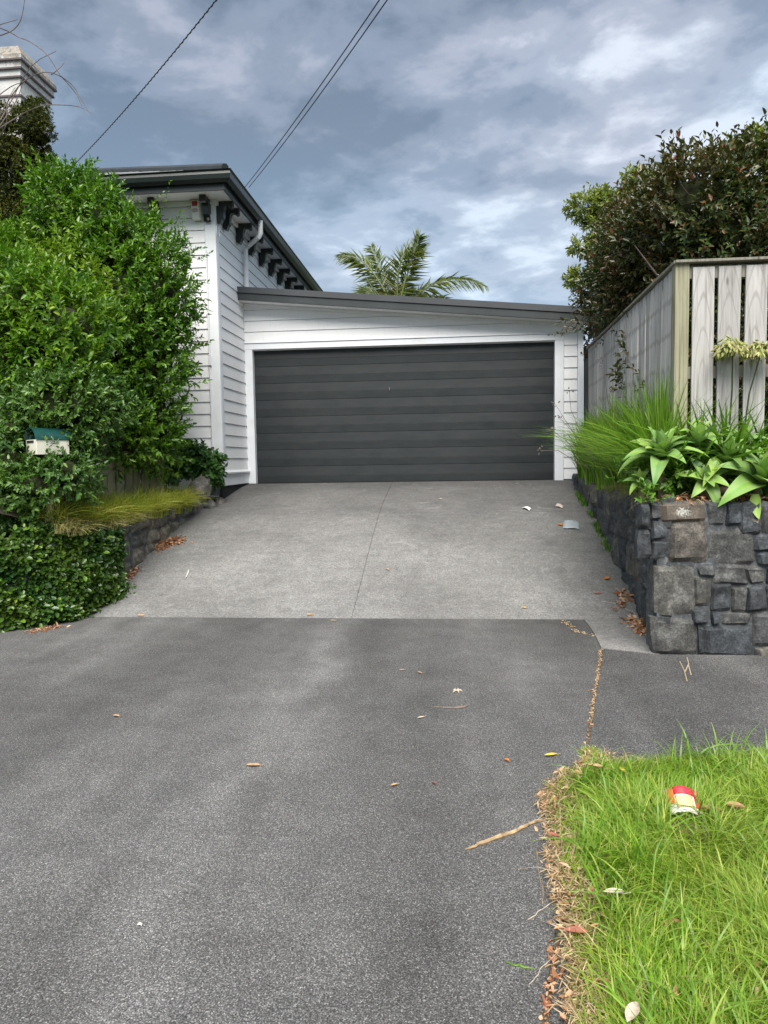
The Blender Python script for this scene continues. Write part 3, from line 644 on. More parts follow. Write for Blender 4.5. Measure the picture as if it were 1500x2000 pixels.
# eaves: soffit, fascia, gutter
gz = cg[2]
q = MB(); q.prism([(-12, YH-0.468, ZE+0.13), (XL+0.298, YH-0.468, ZE+0.13), (XL+0.298, 17.5, ZE+0.13), (XL-0.05, 17.5, ZE+0.13), (XL-0.05, YH+0.05, ZE+0.13), (-12, YH+0.05, ZE+0.13)], (0, 0, 0.015)); q.build('soffit', MW, ho)
fz0, fz1 = 5.212, gz-0.09
q = MB(); q.box(-12, XL+0.325, YH-0.495, YH-0.47, fz0, fz1); q.build('fascia', MCHAR, ho)
q = MB(); q.box(XL+0.30, XL+0.325, YH-0.467, 17.5, fz0, fz1); q.build('fascia', MCHAR, ho)
def gut(o):   # ogee-like gutter section: (outward, z)
    return [(0.0, gz-0.14), (0.03, gz-0.15), (0.085, gz-0.115), (0.10, gz-0.06), (0.085, gz-0.02), (0.105, gz), (0.09, gz), (0.075, gz-0.025), (0.02, gz-0.03), (0.0, gz-0.03)]
gs = gut(0); gx0 = XL+0.352; gy0 = YH-0.522
q = MB(); q.loft([[(-12, gy0-o, z) for o, z in gs], [(gx0+o, gy0-o, z) for o, z in gs], [(gx0+o, 17.5, z) for o, z in gs]]); q.build('gutter', MGUT, ho)
# frieze mouldings below the soffit
q = MB(); q.box(-12, XL+0.07, YH-0.07, YH-0.02, ZE+0.065, ZE+0.127); q.build('cornice', MTR, ho, 0.004)
q = MB(); q.box(XL+0.03, XL+0.07, YH-0.017, 17.4, ZE+0.065, ZE+0.127); q.build('cornice', MTR, ho, 0.004)
# brackets
def bracket_pts():
    zt = ZE+0.128
    return [(0.03, zt), (0.27, zt), (0.27, zt-0.085), (0.235, zt-0.10), (0.20, zt-0.070), (0.165, zt-0.072), (0.145, zt-0.10), (0.135, zt-0.22), (0.11, zt-0.25), (0.085, zt-0.31), (0.03, zt-0.28)]
bp = bracket_pts()
YB = [atX(x, y, XL+0.1)[1] for x, y in ((446, 425), (473, 455), (494, 487), (515, 505), (534, 524), (551, 541), (566, 552), (579, 563))]
YB = list(np.linspace(YB[0]-0.02, YB[0]-0.02+7*((YB[3]-YB[0])/3), 8))+[]
YB = YB+[YB[-1]+(YB[1]-YB[0])*k for k in range(1, 4)]
for Yb in YB:
    q = MB(); q.prism([(XL+o, Yb-0.045, z) for o, z in bp], (0, 0.09, 0)); q.build('eave_bracket', MGUT, ho)
for xb in (-3.42, at(303, 395, YH-0.1)[0], at(303, 395, YH-0.1)[0]*2+3.42, -6.3, -7.2):
    q = MB(); q.prism([(xb-0.045, YH-o, z) for o, z in bp], (0.09, 0, 0)); q.build('eave_bracket', MGUT, ho)
Yb = YH+0.06; q = MB(); q.prism([(XL+o, Yb-0.045, z) for o, z in bp], (0, 0.09, 0)); q.build('eave_bracket', MGUT, ho)
# downpipe with swan neck
p0 = np.array([gx0+0.05, 0, 0]); yd = atX(510, 470, gx0+0.05)[1]; yw = atX(480, 520, XL+0.07)[1]
q = MB(); zt = gz-0.13
q.tube([(gx0+0.045, yd, zt+0.0), (gx0+0.045, yd, zt-0.20), (gx0+0.02, yd, zt-0.245), (XL+0.13, yw, zt-0.30), (XL+0.075, yw, zt-0.36), (XL+0.075, yw, FT(-3.3)-0.05)], 0.038, 12); q.build('downpipe', MPVC, ho, smooth=True)
q = MB(); q.tube([(XL+0.075, yw, 4.55), (XL+0.075, yw, 4.57)], 0.043, 12); q.build('pipe_clip', MPVC, ho)
# hip roof, corrugated
TH = math.tan(math.radians(23.2)); rb = gz+0.0
ex, ey = gx0+0.06, gy0-0.06; RD = 4.2
q = MB()
def rz(X, Y): return rb+min(Y-ey, ex-X, RD)*TH
nC = 150; xs = np.linspace(-12, ex, nC); top = []
vs = []; fs = []
for k, X in enumerate(xs):
    h = 0.012*math.sin(k*1.9); ym = min(RD, ex-X)
    vs += [(X, ey, rb+h), (X, ey+ym, rb+ym*TH+h)]
for k in range(nC-1): fs.append((2*k, 2*k+2, 2*k+3, 2*k+1))
q.add(vs, fs); q.build('roof', MROOF, ho)
q = MB(); q.add([(ex, ey, rb), (ex, 17.5, rb), (ex-RD, 17.5, rb+RD*TH), (ex-RD, ey+RD, rb+RD*TH)], [(0, 1, 2, 3)]); q.add([(-12, ey+RD, rb+RD*TH), (ex-RD, ey+RD, rb+RD*TH), (ex-RD, 17.5, rb+RD*TH), (-12, 17.5, rb+RD*TH)], [(0, 1, 2, 3)]); q.build('roof', MROOF, ho)
q = MB(); q.tube([(ex-0.06, ey+0.06, rb+0.05), (ex-RD, ey+RD, rb+RD*TH+0.04)], 0.055, 8); q.build('hip_capping', MCHAR, ho, smooth=True)
# chimney
chm = empty('chimney', (0, 0, 0)); chm.parent = ho; c0 = at(72, 210, 12.0); xr = c0[0]; chm.location = Vector((xr-0.5, 12.4, 6))-ho.location
yc0, yc1 = 12.0, 12.85
ctl = at(40, 92, 12.0); chz = ctl[2]
xe = at(38, 150, 12.0)[0]   # near vertical edge
# the stack: front face at yc0, right side face receding
def ring(o, z): return [(xe-1.1-o, yc0-o, z), (xe+o, yc0-o, z), (xe+o, yc0+0.85+o, z), (xe-1.1-o, yc0+0.85+o, z)]
zc = lambda y: at(38, y, 12.0)[2]
q = MB(); q.loft([ring(0, 5.6), ring(0, zc(188)), ring(0.02, zc(186)), ring(0.02, zc(153)), ring(0.05, zc(151)), ring(0.05, zc(138)), ring(0.085, zc(136)), ring(0.085, zc(123)), ring(0.12, zc(121)), ring(0.12, zc(112)), ring(0.05, zc(97)), ring(0.0, zc(89))]); q.build('stack', MCHIM, chm)
for y, o in ((187, 0.026), (152, 0.056), (137, 0.091), (122, 0.126)):
    q = MB(); q.loft([ring(o, zc(y)-0.014), ring(o, zc(y)+0.014)]); q.build('band', MDARK, chm)
# fittings on the house
al = empty('alarm_box', tuple(at(385, 410, YH-0.1)), 'white alarm siren box with a red lamp under the eaves', 'alarm box')
a0 = at(371, 390, YH-0.12); a1 = at(390, 427, YH-0.12)
q = MB(); q.loft([[(a0[0]+0.02, Y, a1[2]), (a1[0]-0.02+e, Y, a1[2]), (a1[0]+e, Y, a0[2]), (a0[0], Y, a0[2])] for Y, e in ((YH-0.12, 0), (YH-0.03, 0.05))]); q.build('case', simple('cream_plastic', (0.74, 0.73, 0.66), 0.4), al, 0.008)
w = a1[0]-a0[0]; h = a0[2]-a1[2]
q = MB(); q.box(a0[0]+w*0.2, a0[0]+w*0.78, YH-0.133, YH-0.118, a0[2]-h*0.33, a0[2]-h*0.08); q.build('lamp', simple('red_lens', (0.30, 0.03, 0.035), 0.25), al, 0.004)
q = MB()
for k in range(24):
    t0, t1 = k/24*6.283, (k+1)/24*6.283; cxx, czz = a0[0]+w*0.5, a0[2]-h*0.56
    R1, R2 = (w*0.36, h*0.10), (w*0.30, h*0.075)
    q.add([(cxx+R1[0]*math.cos(t0), YH-0.1225, czz+R1[1]*math.sin(t0)), (cxx+R1[0]*math.cos(t1), YH-0.1225, czz+R1[1]*math.sin(t1)), (cxx+R2[0]*math.cos(t1), YH-0.1225, czz+R2[1]*math.sin(t1)), (cxx+R2[0]*math.cos(t0), YH-0.1225, czz+R2[1]*math.sin(t0))], [(0, 1, 2, 3)])
for k in range(3): xx = cxx+(k-1)*w*0.15; q.add([(xx-w*.045, YH-0.1228, czz-h*.05), (xx+w*.03, YH-0.1228, czz-h*.05), (xx+w*.045, YH-0.1228, czz+h*.05), (xx-w*.03, YH-0.1228, czz+h*.05)], [(0, 1, 2, 3)])
q.build('emblem', simple('purple_print', (0.30, 0.05, 0.16), 0.5), al)
sn = empty('motion_sensor', tuple(at(408, 428, YH-0.06)), 'small white motion sensor at the top of the corner board', 'sensor')
p = at(408, 426, YH-0.06); q = MB(); q.box(p[0]-0.04, p[0]+0.03, YH-0.07, YH-0.034, p[2]-0.03, p[2]+0.06); q.build('housing', MPVC, sn, 0.006)
q = MB(); q.tube([(p[0], YH-0.085, p[2]-0.045), (p[0], YH-0.085, p[2]-0.02), (p[0], YH-0.085, p[2]+0.0)], [0.012, 0.027, 0.02], 12); q.build('lens', MMETAL, sn, smooth=True)
ho_ = empty('wire_coil', tuple(atX(423, 452, XL+0.05)), 'small white loop of cable hanging on the side wall near the corner', 'cable')
p = atX(423, 452, XL+0.05); q = MB(); q.tube([p+np.array([0.02, 0.075*math.cos(t), 0.07*math.sin(t)+0.02*math.sin(3*t)]) for t in np.linspace(0, 9.5, 30)], 0.005, 5); q.tube([p+np.array([0.01, 0.06, 0.03]), p+np.array([0, 0.14, 0.15]), p+np.array([0.0, 0.12, 0.25])], 0.005, 5); q.build('cable', MPVC, ho_)
mbx = empty('meter_box', tuple(at(393, 893, YH-0.06)), 'small grey meter box low on the white front wall behind the pot plant', 'meter box')
p, r = at(384, 866, YH-0.06), at(403, 893, YH-0.06); q = MB(); q.box(p[0], r[0], YH-0.11, YH-0.03, r[2], p[2]); q.build('cover', simple('pale_grey_plastic', (0.50, 0.54, 0.54), 0.5), mbx, 0.006)
q = MB()
for k in range(5): xx = p[0]+(r[0]-p[0])*(k+0.7)/5.4; q.box(xx, xx+0.008, YH-0.113, YH-0.109, r[2]+0.02, p[2]-0.02)
q.build('rib', simple('grey_rib', (0.40, 0.43, 0.43), 0.5), mbx)

# ------------------------------------------------------------------ fences
fr = empty('paling_fence', (1.86, 6.0, 1.15), 'weathered grey paling fence with capping rail on top of the right stone wall', 'fence')
PA = np.array([1.84, 6.06]); PB = np.array([2.14, 11.25]); dv = (PB-PA); Ls = np.linalg.norm(dv); dv /= Ls; nv = np.array([-dv[1], dv[0]])
tz = lambda t: 3.055+(at(1152, 677, 11.2)[2]-3.055)*t/Ls
tcap = lambda t: tz(t)+0.0
def paling(parent, P0, d, nn, w, z0, z1, th=0.018, mat=MWOOD, seed=0):
    # P0: plan point at the paling's start; d: plan direction; nn: plan outward normal
    rs = random.Random(seed); nz = 9; rings = []; le = rs.uniform(-0.006, 0.006); bow = rs.uniform(-0.008, 0.008)
    c = np.array([P0[0]+d[0]*w/2, P0[1]+d[1]*w/2, 0.0]); zc = (z0+z1)/2
    for k in range(nz+1):
        t = k/nz; z = z0+(z1-z0)*t; a = 0.003*noise.noise(Vector((seed*1.3, z*2.2, 0))); b = w+0.003*noise.noise(Vector((seed*1.3, z*2.2, 7)))
        off = le*t+0.0; bb = bow*math.sin(math.pi*t)
        g = lambda u, o: (P0[0]+d[0]*(u+off)+nn[0]*(o+bb)-c[0], P0[1]+d[1]*(u+off)+nn[1]*(o+bb)-c[1], z-zc)
        rings.append([g(a+0.002, th), g(b-0.002, th), g(b, th-0.003), g(b, 0), g(a, 0), g(a, th-0.003)])
    q = MB(); q.loft(rings); me = bpy.data.meshes.new('paling'); me.from_pydata(q.v, [], q.f)
    bm = bmesh.new(); bm.from_mesh(me); bmesh.ops.recalc_face_normals(bm, faces=bm.faces); bm.to_mesh(me); bm.free()
    me.materials.append(mat); o = bpy.data.objects.new('paling', me); COL.objects.link(o); o.parent = parent
    o.location = Vector((c[0], c[1], zc))-parent.location
    return o
t = 0.03; i = 0
while t < Ls-0.05:
    w = 0.148+random.uniform(-0.01, 0.012)
    paling(fr, PA+dv*t, dv, nv, w, 1.05, tz(t+w/2)-0.035-random.uniform(0, 0.012), seed=i); i += 1
    t += w+random.uniform(0.018, 0.042)
def rail(parent, A, B, w, h, name='rail', mat=MRAIL):
    A = np.array(A, float); B = np.array(B, float); d = (B-A)/np.linalg.norm(B-A); s = np.array([-d[1], d[0], 0]); s /= np.linalg.norm(s); u = np.array([0, 0, 1.0])
    q = MB(); q.loft([[P+s*w/2+u*h/2, P-s*w/2+u*h/2, P-s*w/2-u*h/2, P+s*w/2-u*h/2] for P in (A, B)]); return q.build(name, mat, parent, 0.003)
def on(t, o, z): p = PA+dv*t+nv*o; return (p[0], p[1], z)
rail(fr, on(0.0, -0.025, tz(0)-0.08), on(Ls, -0.025, tz(Ls)-0.08), 0.045, 0.09)
rail(fr, on(0.0, -0.025, 2.05), on(Ls, -0.025, 2.2), 0.045, 0.09)
rail(fr, on(-0.11, -0.02, tz(0)-0.012), on(Ls, -0.02, tz(Ls)-0.012), 0.125, 0.025, 'capping')
q = MB(); q.box(PB[0]-0.0, PB[0]+0.1, PB[1]-0.1, PB[1], 1.0, tz(Ls)-0.03); q.build('post', MRAIL, fr, 0.003)
q = MB(); q.box(2.125, 2.215, 11.50, 11.6, 1.0, 3.25); q.build('post', MCHAR, fr, 0.003)
# corner post
pc0, pc1 = at(1318, 640, 5.97), at(1345.5, 640, 5.97)
q = MB(); q.box(pc0[0], pc1[0], 5.97, 6.07, 1.0, 3.035); q.build('post', MPOST, fr, 0.004)
FYp = 5.985
rows = [(1351.5, 1394), (1401, 1445), (1453.5, 1496)]
xx = 0
fronts = [(at(a, 600, FYp)[0], at(b, 600, FYp)[0]) for a, b in rows]
step = fronts[2][0]-fronts[1][0]
for k in range(1, 8): fronts.append((fronts[2][0]+step*k, fronts[2][1]+step*k))
for k, (a, b) in enumerate(fronts): paling(fr, (a, FYp), (1, 0), (0, -1), b-a, 1.02, 3.0, seed=60+k)
xe_ = fronts[-1][1]+0.1
zr = at(1400, 728, 6.03)[2]
rail(fr, (pc1[0]+0.0, 6.01, 2.965), (xe_, 6.01, 2.955), 0.045, 0.10)
rail(fr, (pc1[0]+0.0, 6.01, zr), (xe_, 6.01, zr), 0.045, 0.10)
rail(fr, (pc0[0]-0.01, 5.995, 3.045), (xe_, 5.995, 3.04), 0.12, 0.022, 'capping')
q = MB(); q.box(xe_-0.1, xe_, 6.035, 6.13, 1.0, 3.0); q.build('post', MPOST, fr, 0.004)
q = MB()
for (a, b) in fronts[:4]:
    for z in (zr, 2.965):
        for xx in (a+0.04, b-0.04): q.tube([(xx, FYp-0.0195, z), (xx, FYp-0.017, z)], 0.005, 6)
q.build('nail', MMETAL, fr)['kind'] = 'stuff'
# small fence on the left bank
fl2 = empty('low_paling_fence', (-4.0, 7.3, 1.1), 'old mossy brown paling fence half hidden under the hedge', 'fence')
A = np.array([-4.18, 6.95]); B = np.array([-3.86, 9.15]); d2 = (B-A); L2 = np.linalg.norm(d2); d2 /= L2; n2v = np.array([d2[1], -d2[0]])
t = 0; i = 0
while t < L2-0.1:
    w = 0.145+random.uniform(-0.01, 0.01); paling(fl2, A+d2*t, d2, n2v, w, 0.95, 2.35+random.uniform(-0.02, 0.02), mat=MOLDW, seed=200+i); i += 1; t += w+random.uniform(0.02, 0.035)
rail(fl2, (A[0]-0.03, A[1], 2.1), (B[0]-0.03, B[1], 2.1), 0.045, 0.09, mat=MOLDW); rail(fl2, (A[0]-0.03, A[1], 1.35), (B[0]-0.03, B[1], 1.35), 0.045, 0.09, mat=MOLDW)

# ------------------------------------------------------------------ foliage machinery
def unit(a): return a/(np.linalg.norm(a, axis=-1, keepdims=True)+1e-9)
def leaves_mesh(P, D, Nn, ln, wd, fold=0.25, droop=0.12, rng=RG, fat=0.45):
    # one folded six-point leaf per row: base, two shoulders each side, tip
    n = len(P); Sd = unit(np.cross(D, Nn)); Nn = np.cross(Sd, D)
    ln = ln[:, None]; wd = wd[:, None]
    b = P; t = P+D*ln-Nn*ln*droop; mdl = P+D*ln*fat+Nn*0
    l1 = P+D*ln*fat*0.75-Sd*wd*0.5+Nn*wd*fold; r1 = P+D*ln*fat*0.75+Sd*wd*0.5+Nn*wd*fold
    l2 = P+D*ln*(fat+0.27)-Sd*wd*0.38+Nn*wd*(fold*0.6)-Nn*ln*droop*0.5; r2 = P+D*ln*(fat+0.27)+Sd*wd*0.38+Nn*wd*(fold*0.6)-Nn*ln*droop*0.5
    V = np.stack([b, l1, l2, t, r2, r1], 1).reshape(-1, 3); k = np.arange(n)[:, None]*6
    F = np.concatenate([k+np.array([[0, 3, 2, 1]]), k+np.array([[0, 5, 4, 3]])])
    return V, F
def shoots(Pt, Dr, slen, K, ln, wd, spread=0.9, up=0.35, rng=RG, lnvar=0.3, tipboost=0.0):
    n = len(Pt); k = (np.arange(K)+0.5)/K
    slen = slen*(1+rng.normal(0, 0.25, n)).clip(0.4, 1.8)
    bend = rng.normal(0, 0.15, (n, 3))+np.array([0, 0, up*0.5])
    P = Pt[:, None, :]+Dr[:, None, :]*(slen[:, None]*k)[..., None]+bend[:, None, :]*(slen[:, None]*k**2)[..., None]*0.5
    a = unit(np.cross(Dr, np.array([0.21, 0.37, 0.9]))); b = np.cross(Dr, a)
    ph = rng.uniform(0, 6.28, (n, 1))+np.arange(K)*2.4+rng.normal(0, 0.3, (n, K))
    rad = a[:, None, :]*np.cos(ph)[..., None]+b[:, None, :]*np.sin(ph)[..., None]
    sp = spread*(1.15-0.55*k)[None, :, None]
    D = unit(Dr[:, None, :]*(0.55+0.5*k)[None, :, None]+rad*sp+rng.normal(0, 0.18, (n, K, 3)))
    Nn = unit(Dr[:, None, :]*0.8+np.array([0, 0, 0.7])-rad*0.25+rng.normal(0, 0.22, (n, K, 3)))
    L1 = ln*(1+rng.normal(0, lnvar, (n, K))).clip(0.45, 1.7)*(1-0.35*np.abs(k-0.45))[None, :]
    return P.reshape(-1, 3), D.reshape(-1, 3), Nn.reshape(-1, 3), L1.ravel(), (L1*wd/ln).ravel()
def blob_points(blobs, n, rng=RG, lo=0.72, hi=1.04, lump=0.14, freq=2.3, keepback=0.35, zmin=None):
    B = np.array(blobs, float); area = (B[:, 3]*B[:, 4]+B[:, 4]*B[:, 5]+B[:, 3]*B[:, 5]); pr = area/area.sum()
    out = []; nr = []
    while sum(len(o) for o in out) < n:
        m = n*2; i = rng.choice(len(B), m, p=pr); d = unit(rng.normal(0, 1, (m, 3)))
        keep = (d[:, 1] < 0.25) | (rng.random(m) < keepback); i = i[keep]; d = d[keep]; m = len(i)
        r = rng.uniform(lo, hi, m); c = B[i, :3]; R = B[i, 3:6]; p = c+d*R*r[:, None]
        nz = np.sin(p[:, 0]*freq*2.1+p[:, 1]*1.3)*np.sin(p[:, 1]*freq*1.9+p[:, 2]*1.7+1.0)*np.sin(p[:, 2]*freq*2.3+p[:, 0]*1.1+2.0)
        nz2 = np.sin(p[:, 0]*freq*5.1+3)*np.sin(p[:, 2]*freq*4.7+1)*np.sin(p[:, 1]*freq*4.1)
        p = p+d*R*((nz*lump+nz2*lump*0.6)[:, None])
        q = np.full(m, 9.0)
        for j in range(len(B)):
            dj = np.linalg.norm((p-B[j, :3])/B[j, 3:6], axis=1); dj[i == j] = 9; q = np.minimum(q, dj)
        ok = q > 0.80
        if zmin is not None: ok &= p[:, 2] > zmin
        out.append(p[ok]); nr.append(unit(d[ok]/R[ok]))
    return np.concatenate(out)[:n], np.concatenate(nr)[:n]
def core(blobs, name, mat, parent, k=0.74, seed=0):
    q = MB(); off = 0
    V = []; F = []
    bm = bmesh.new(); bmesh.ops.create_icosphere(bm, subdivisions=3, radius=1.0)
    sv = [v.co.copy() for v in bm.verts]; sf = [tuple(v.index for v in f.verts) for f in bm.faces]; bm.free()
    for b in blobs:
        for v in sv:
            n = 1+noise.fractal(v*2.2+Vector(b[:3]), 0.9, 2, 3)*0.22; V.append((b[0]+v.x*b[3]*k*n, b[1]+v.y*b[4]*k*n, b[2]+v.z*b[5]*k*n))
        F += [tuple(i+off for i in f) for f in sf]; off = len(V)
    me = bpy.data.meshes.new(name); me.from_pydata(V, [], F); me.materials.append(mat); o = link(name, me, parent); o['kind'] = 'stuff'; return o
def branch_net(base, tips, rng, r0=0.03, name='branches', mat=MBARK, parent=None):
    q = MB(); base = np.array(base, float)
    for tpt in tips:
        tpt = np.array(tpt); mid = base*0.45+tpt*0.55+rng.normal(0, 0.08, 3); q.tube([base, base*0.7+mid*0.3+rng.normal(0, .03, 3), mid, tpt], [r0, r0*0.7, r0*0.45, r0*0.12], 5)
    return q.build(name, mat, parent, smooth=True)
def foliage(name, parent, mat, blobs, nsh, slen, K, ln, wd, spread=0.9, up=0.3, seed=1, lo=0.72, hi=1.04, lump=0.14, freq=2.3, fold=0.25, droop=0.12, keepback=0.35, zmin=None, ups=0.35, fat=0.45):
    rng = np.random.default_rng(seed)
    P, Nr = blob_points(blobs, nsh, rng, lo, hi, lump, freq, keepback, zmin)
    D = unit(Nr+np.array([0, 0, up])+rng.normal(0, 0.45, P.shape))
    V, F = leaves_mesh(*shoots(P, D, slen, K, ln, wd, spread, ups, rng), fold=fold, droop=droop, rng=rng, fat=fat)
    me = npmesh(name, V, F); me.materials.append(mat); o = link(name, me, parent); o['kind'] = 'stuff'; return o
def bl(px, py, Y, rx, ry, rz=None):   # a blob from its place in the photograph, its distance and its radii in photo pixels
    c = at(px, py, Y); k = Y/F_PX; return (c[0], c[1], c[2], rx*k, (rz if rz else min(rx, ry))*k, ry*k)
def blades(P, H, Wd, lean, rng, seg=3, curve=0.5, Ldir=None):
    n = len(P); a = rng.uniform(0, 6.283, n)
    if Ldir is None: dr = np.stack([np.cos(a), np.sin(a), np.zeros(n)], 1)
    else: dr = unit(Ldir+rng.normal(0, 0.35, (n, 3))*np.array([1, 1, 0]))
    sd = unit(np.cross(dr, np.array([0, 0, 1.0]))+rng.normal(0, 0.3, (n, 3)))
    le = (lean*(1+rng.normal(0, 0.4, n)))[:, None] if not hasattr(lean, '__len__') else lean[:, None]
    V = []; H = H[:, None]; Wd = Wd[:, None]
    for k in range(seg+1):
        t = k/seg; c = P+dr*H*le*(t**1.7)+np.array([0, 0, 1.0])*H*(t-curve*le*0.5*t**2.2)
        w = Wd*(1-t**1.5)*0.5+Wd*0.04
        V += [c-sd*w, c+sd*w]
    V = np.stack(V, 1).reshape(-1, 3); m = 2*(seg+1); k = np.arange(n)[:, None]*m
    F = np.concatenate([k+np.array([[2*i, 2*i+1, 2*i+3, 2*i+2]]) for i in range(seg)]); return V, F
def grass(name, parent, mat, P, H, Wd, lean, seed, seg=3, curve=0.5, Ldir=None):
    rng = np.random.default_rng(seed); V, F = blades(P, H, Wd, lean, rng, seg, curve, Ldir); me = npmesh(name, V, F); me.materials.append(mat)
    o = link(name, me, parent); o['kind'] = 'stuff'; return o

MH1 = leafmat('hedge_leaf', ((0.0, (0.018, 0.062, 0.010)), (0.35, (0.032, 0.098, 0.016)), (0.7, (0.055, 0.145, 0.020)), (1.0, (0.115, 0.235, 0.030))), 0.33, 0.28, 1.6, 0.55, young=((0.24, 0.36, 0.03), 1.1, 0.53))
MH2 = leafmat('shrub_leaf', ((0.0, (0.044, 0.109, 0.016)), (0.5, (0.075, 0.165, 0.022)), (0.85, (0.13, 0.245, 0.03)), (1.0, (0.26, 0.33, 0.035))), 0.36, 0.30, 2.0, 0.5)
MH3 = leafmat('small_dark_leaf', ((0.0, (0.025, 0.070, 0.022)), (0.5, (0.040, 0.095, 0.030)), (0.9, (0.085, 0.160, 0.050)), (1.0, (0.16, 0.24, 0.08))), 0.36, 0.22, 2.2, 0.5)
MFIG = leafmat('fig_leaf', ((0.0, (0.016, 0.060, 0.014)), (0.45, (0.030, 0.088, 0.018)), (0.85, (0.06, 0.14, 0.028)), (0.96, (0.16, 0.26, 0.04)), (1.0, (0.30, 0.36, 0.05))), 0.28, 0.18, 2.2, 0.6)
MCONI = leafmat('dark_scale_leaf', ((0.0, (0.016, 0.028, 0.007)), (0.5, (0.030, 0.048, 0.009)), (0.85, (0.075, 0.095, 0.012)), (1.0, (0.20, 0.19, 0.02))), 0.6, 0.15, 2.0, 0.3)
MPHO = leafmat('photinia_leaf', ((0.0, (0.030, 0.060, 0.021)), (0.4, (0.046, 0.080, 0.024)), (0.75, (0.085, 0.105, 0.032)), (0.9, (0.12, 0.085, 0.035)), (1.0, (0.17, 0.060, 0.030))), 0.30, 0.16, 1.2, 0.55, young=((0.15, 0.062, 0.040), 0.9, 0.60))
MTREE = leafmat('light_tree_leaf', ((0.0, (0.12, 0.17, 0.04)), (0.6, (0.21, 0.27, 0.06)), (1.0, (0.32, 0.35, 0.09))), 0.5, 0.3, 1.0)
MPALM = leafmat('palm_leaflet', ((0.0, (0.045, 0.075, 0.025)), (0.6, (0.085, 0.125, 0.035)), (0.9, (0.16, 0.19, 0.07)), (1.0, (0.30, 0.26, 0.14))), 0.4, 0.2, 0.8)
MCAREX = leafmat('golden_sedge', ((0.0, (0.101, 0.156, 0.018)), (0.45, (0.17, 0.22, 0.022)), (0.75, (0.30, 0.29, 0.05)), (1.0, (0.56, 0.43, 0.20))), 0.5, 0.3, 3.0)
MSTRAP = leafmat('long_grass_leaf', ((0.0, (0.066, 0.156, 0.014)), (0.5, (0.105, 0.215, 0.020)), (0.85, (0.18, 0.31, 0.035)), (1.0, (0.36, 0.38, 0.12))), 0.38, 0.3, 2.0)
MSTRAP2 = leafmat('agapanthus_leaf', ((0.0, (0.032, 0.090, 0.014)), (0.6, (0.065, 0.155, 0.022)), (1.0, (0.13, 0.24, 0.04))), 0.33, 0.22, 2.0)
MVERGE = leafmat('verge_grass_blade', ((0.0, (0.143, 0.238, 0.022)), (0.45, (0.21, 0.36, 0.028)), (0.78, (0.32, 0.44, 0.05)), (0.9, (0.46, 0.48, 0.12)), (1.0, (0.64, 0.52, 0.30))), 0.45, 0.35, 1.5)
MSTRAW = leafmat('dry_straw', ((0.0, (0.34, 0.22, 0.12)), (0.5, (0.56, 0.41, 0.25)), (1.0, (0.72, 0.58, 0.40))), 0.8, 0.15, 3.0, 0.2)
MDRY = leafmat('dry_leaf', ((0.0, (0.20, 0.085, 0.045)), (0.25, (0.40, 0.20, 0.10)), (0.5, (0.56, 0.34, 0.19)), (0.9, (0.70, 0.53, 0.36)), (1.0, (0.50, 0.13, 0.06))), 0.7, 0.12, 3.0, 0.25)
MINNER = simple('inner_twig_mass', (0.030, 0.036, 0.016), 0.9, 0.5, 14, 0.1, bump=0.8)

# --- tall hedge on the left ------------------------------------------------
hg = empty('tall_hedge', (-4.4, 8.6, 1.1), 'tall dense glossy green hedge with lime new growth, in front of the white house wall', 'hedge')
HB = [bl(135, 430, 8.6, 58, 95, 80), bl(190, 470, 8.7, 75, 95, 90), bl(255, 510, 8.7, 80, 85, 80), bl(300, 580, 8.7, 82, 95, 80), bl(230, 600, 8.5, 110, 120, 100),
      bl(290, 690, 8.6, 75, 115, 80), bl(285, 800, 8.6, 65, 105, 75), bl(215, 760, 8.4, 90, 120, 90), bl(150, 650, 8.4, 120, 160, 100), bl(70, 560, 8.7, 100, 110, 90), bl(240, 850, 8.2, 70, 55, 70), bl(310, 865, 8.8, 42, 55, 50), bl(-80, 600, 8.8, 130, 150, 90), bl(-250, 640, 8.8, 130, 180, 90), bl(-100, 780, 8.6, 140, 130, 90), bl(-400, 700, 8.8, 130, 200, 90), bl(-280, 830, 8.6, 150, 110, 90)]
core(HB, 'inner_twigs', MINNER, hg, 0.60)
foliage('foliage', hg, MH1, HB, 8800, 0.19, 13, 0.062, 0.027, seed=3, up=0.4, lump=0.22, hi=1.05)
branch_net((-4.45, 8.7, 1.1), [at(x, y, 8.7) for x, y in ((150, 350), (220, 380), (300, 430), (350, 520), (370, 620), (330, 720), (310, 820), (250, 600), (120, 500), (200, 820))], np.random.default_rng(4), 0.045, 'branch', MBARK, hg)
# wisps over the house wall
rngw = np.random.default_rng(9)
Pw = np.array([at(x, y, 8.6) for x, y in ((385, 480), (400, 500), (388, 560), (405, 600), (395, 630), (372, 690), (366, 740), (360, 800), (356, 850), (130, 325), (150, 335), (185, 345), (300, 400), (345, 455), (365, 470), (325, 425))])
V, F = leaves_mesh(*shoots(Pw-np.array([0.10, 0, 0.05]), unit(np.array([0.8, -0.1, 0.6])+rngw.normal(0, 0.35, Pw.shape)), 0.26, 14, 0.05, 0.021, 0.8, 0.5, rngw))
me = npmesh('new_shoots', V, F); me.materials.append(MH1); link('new_shoots', me, hg)['kind'] = 'stuff'

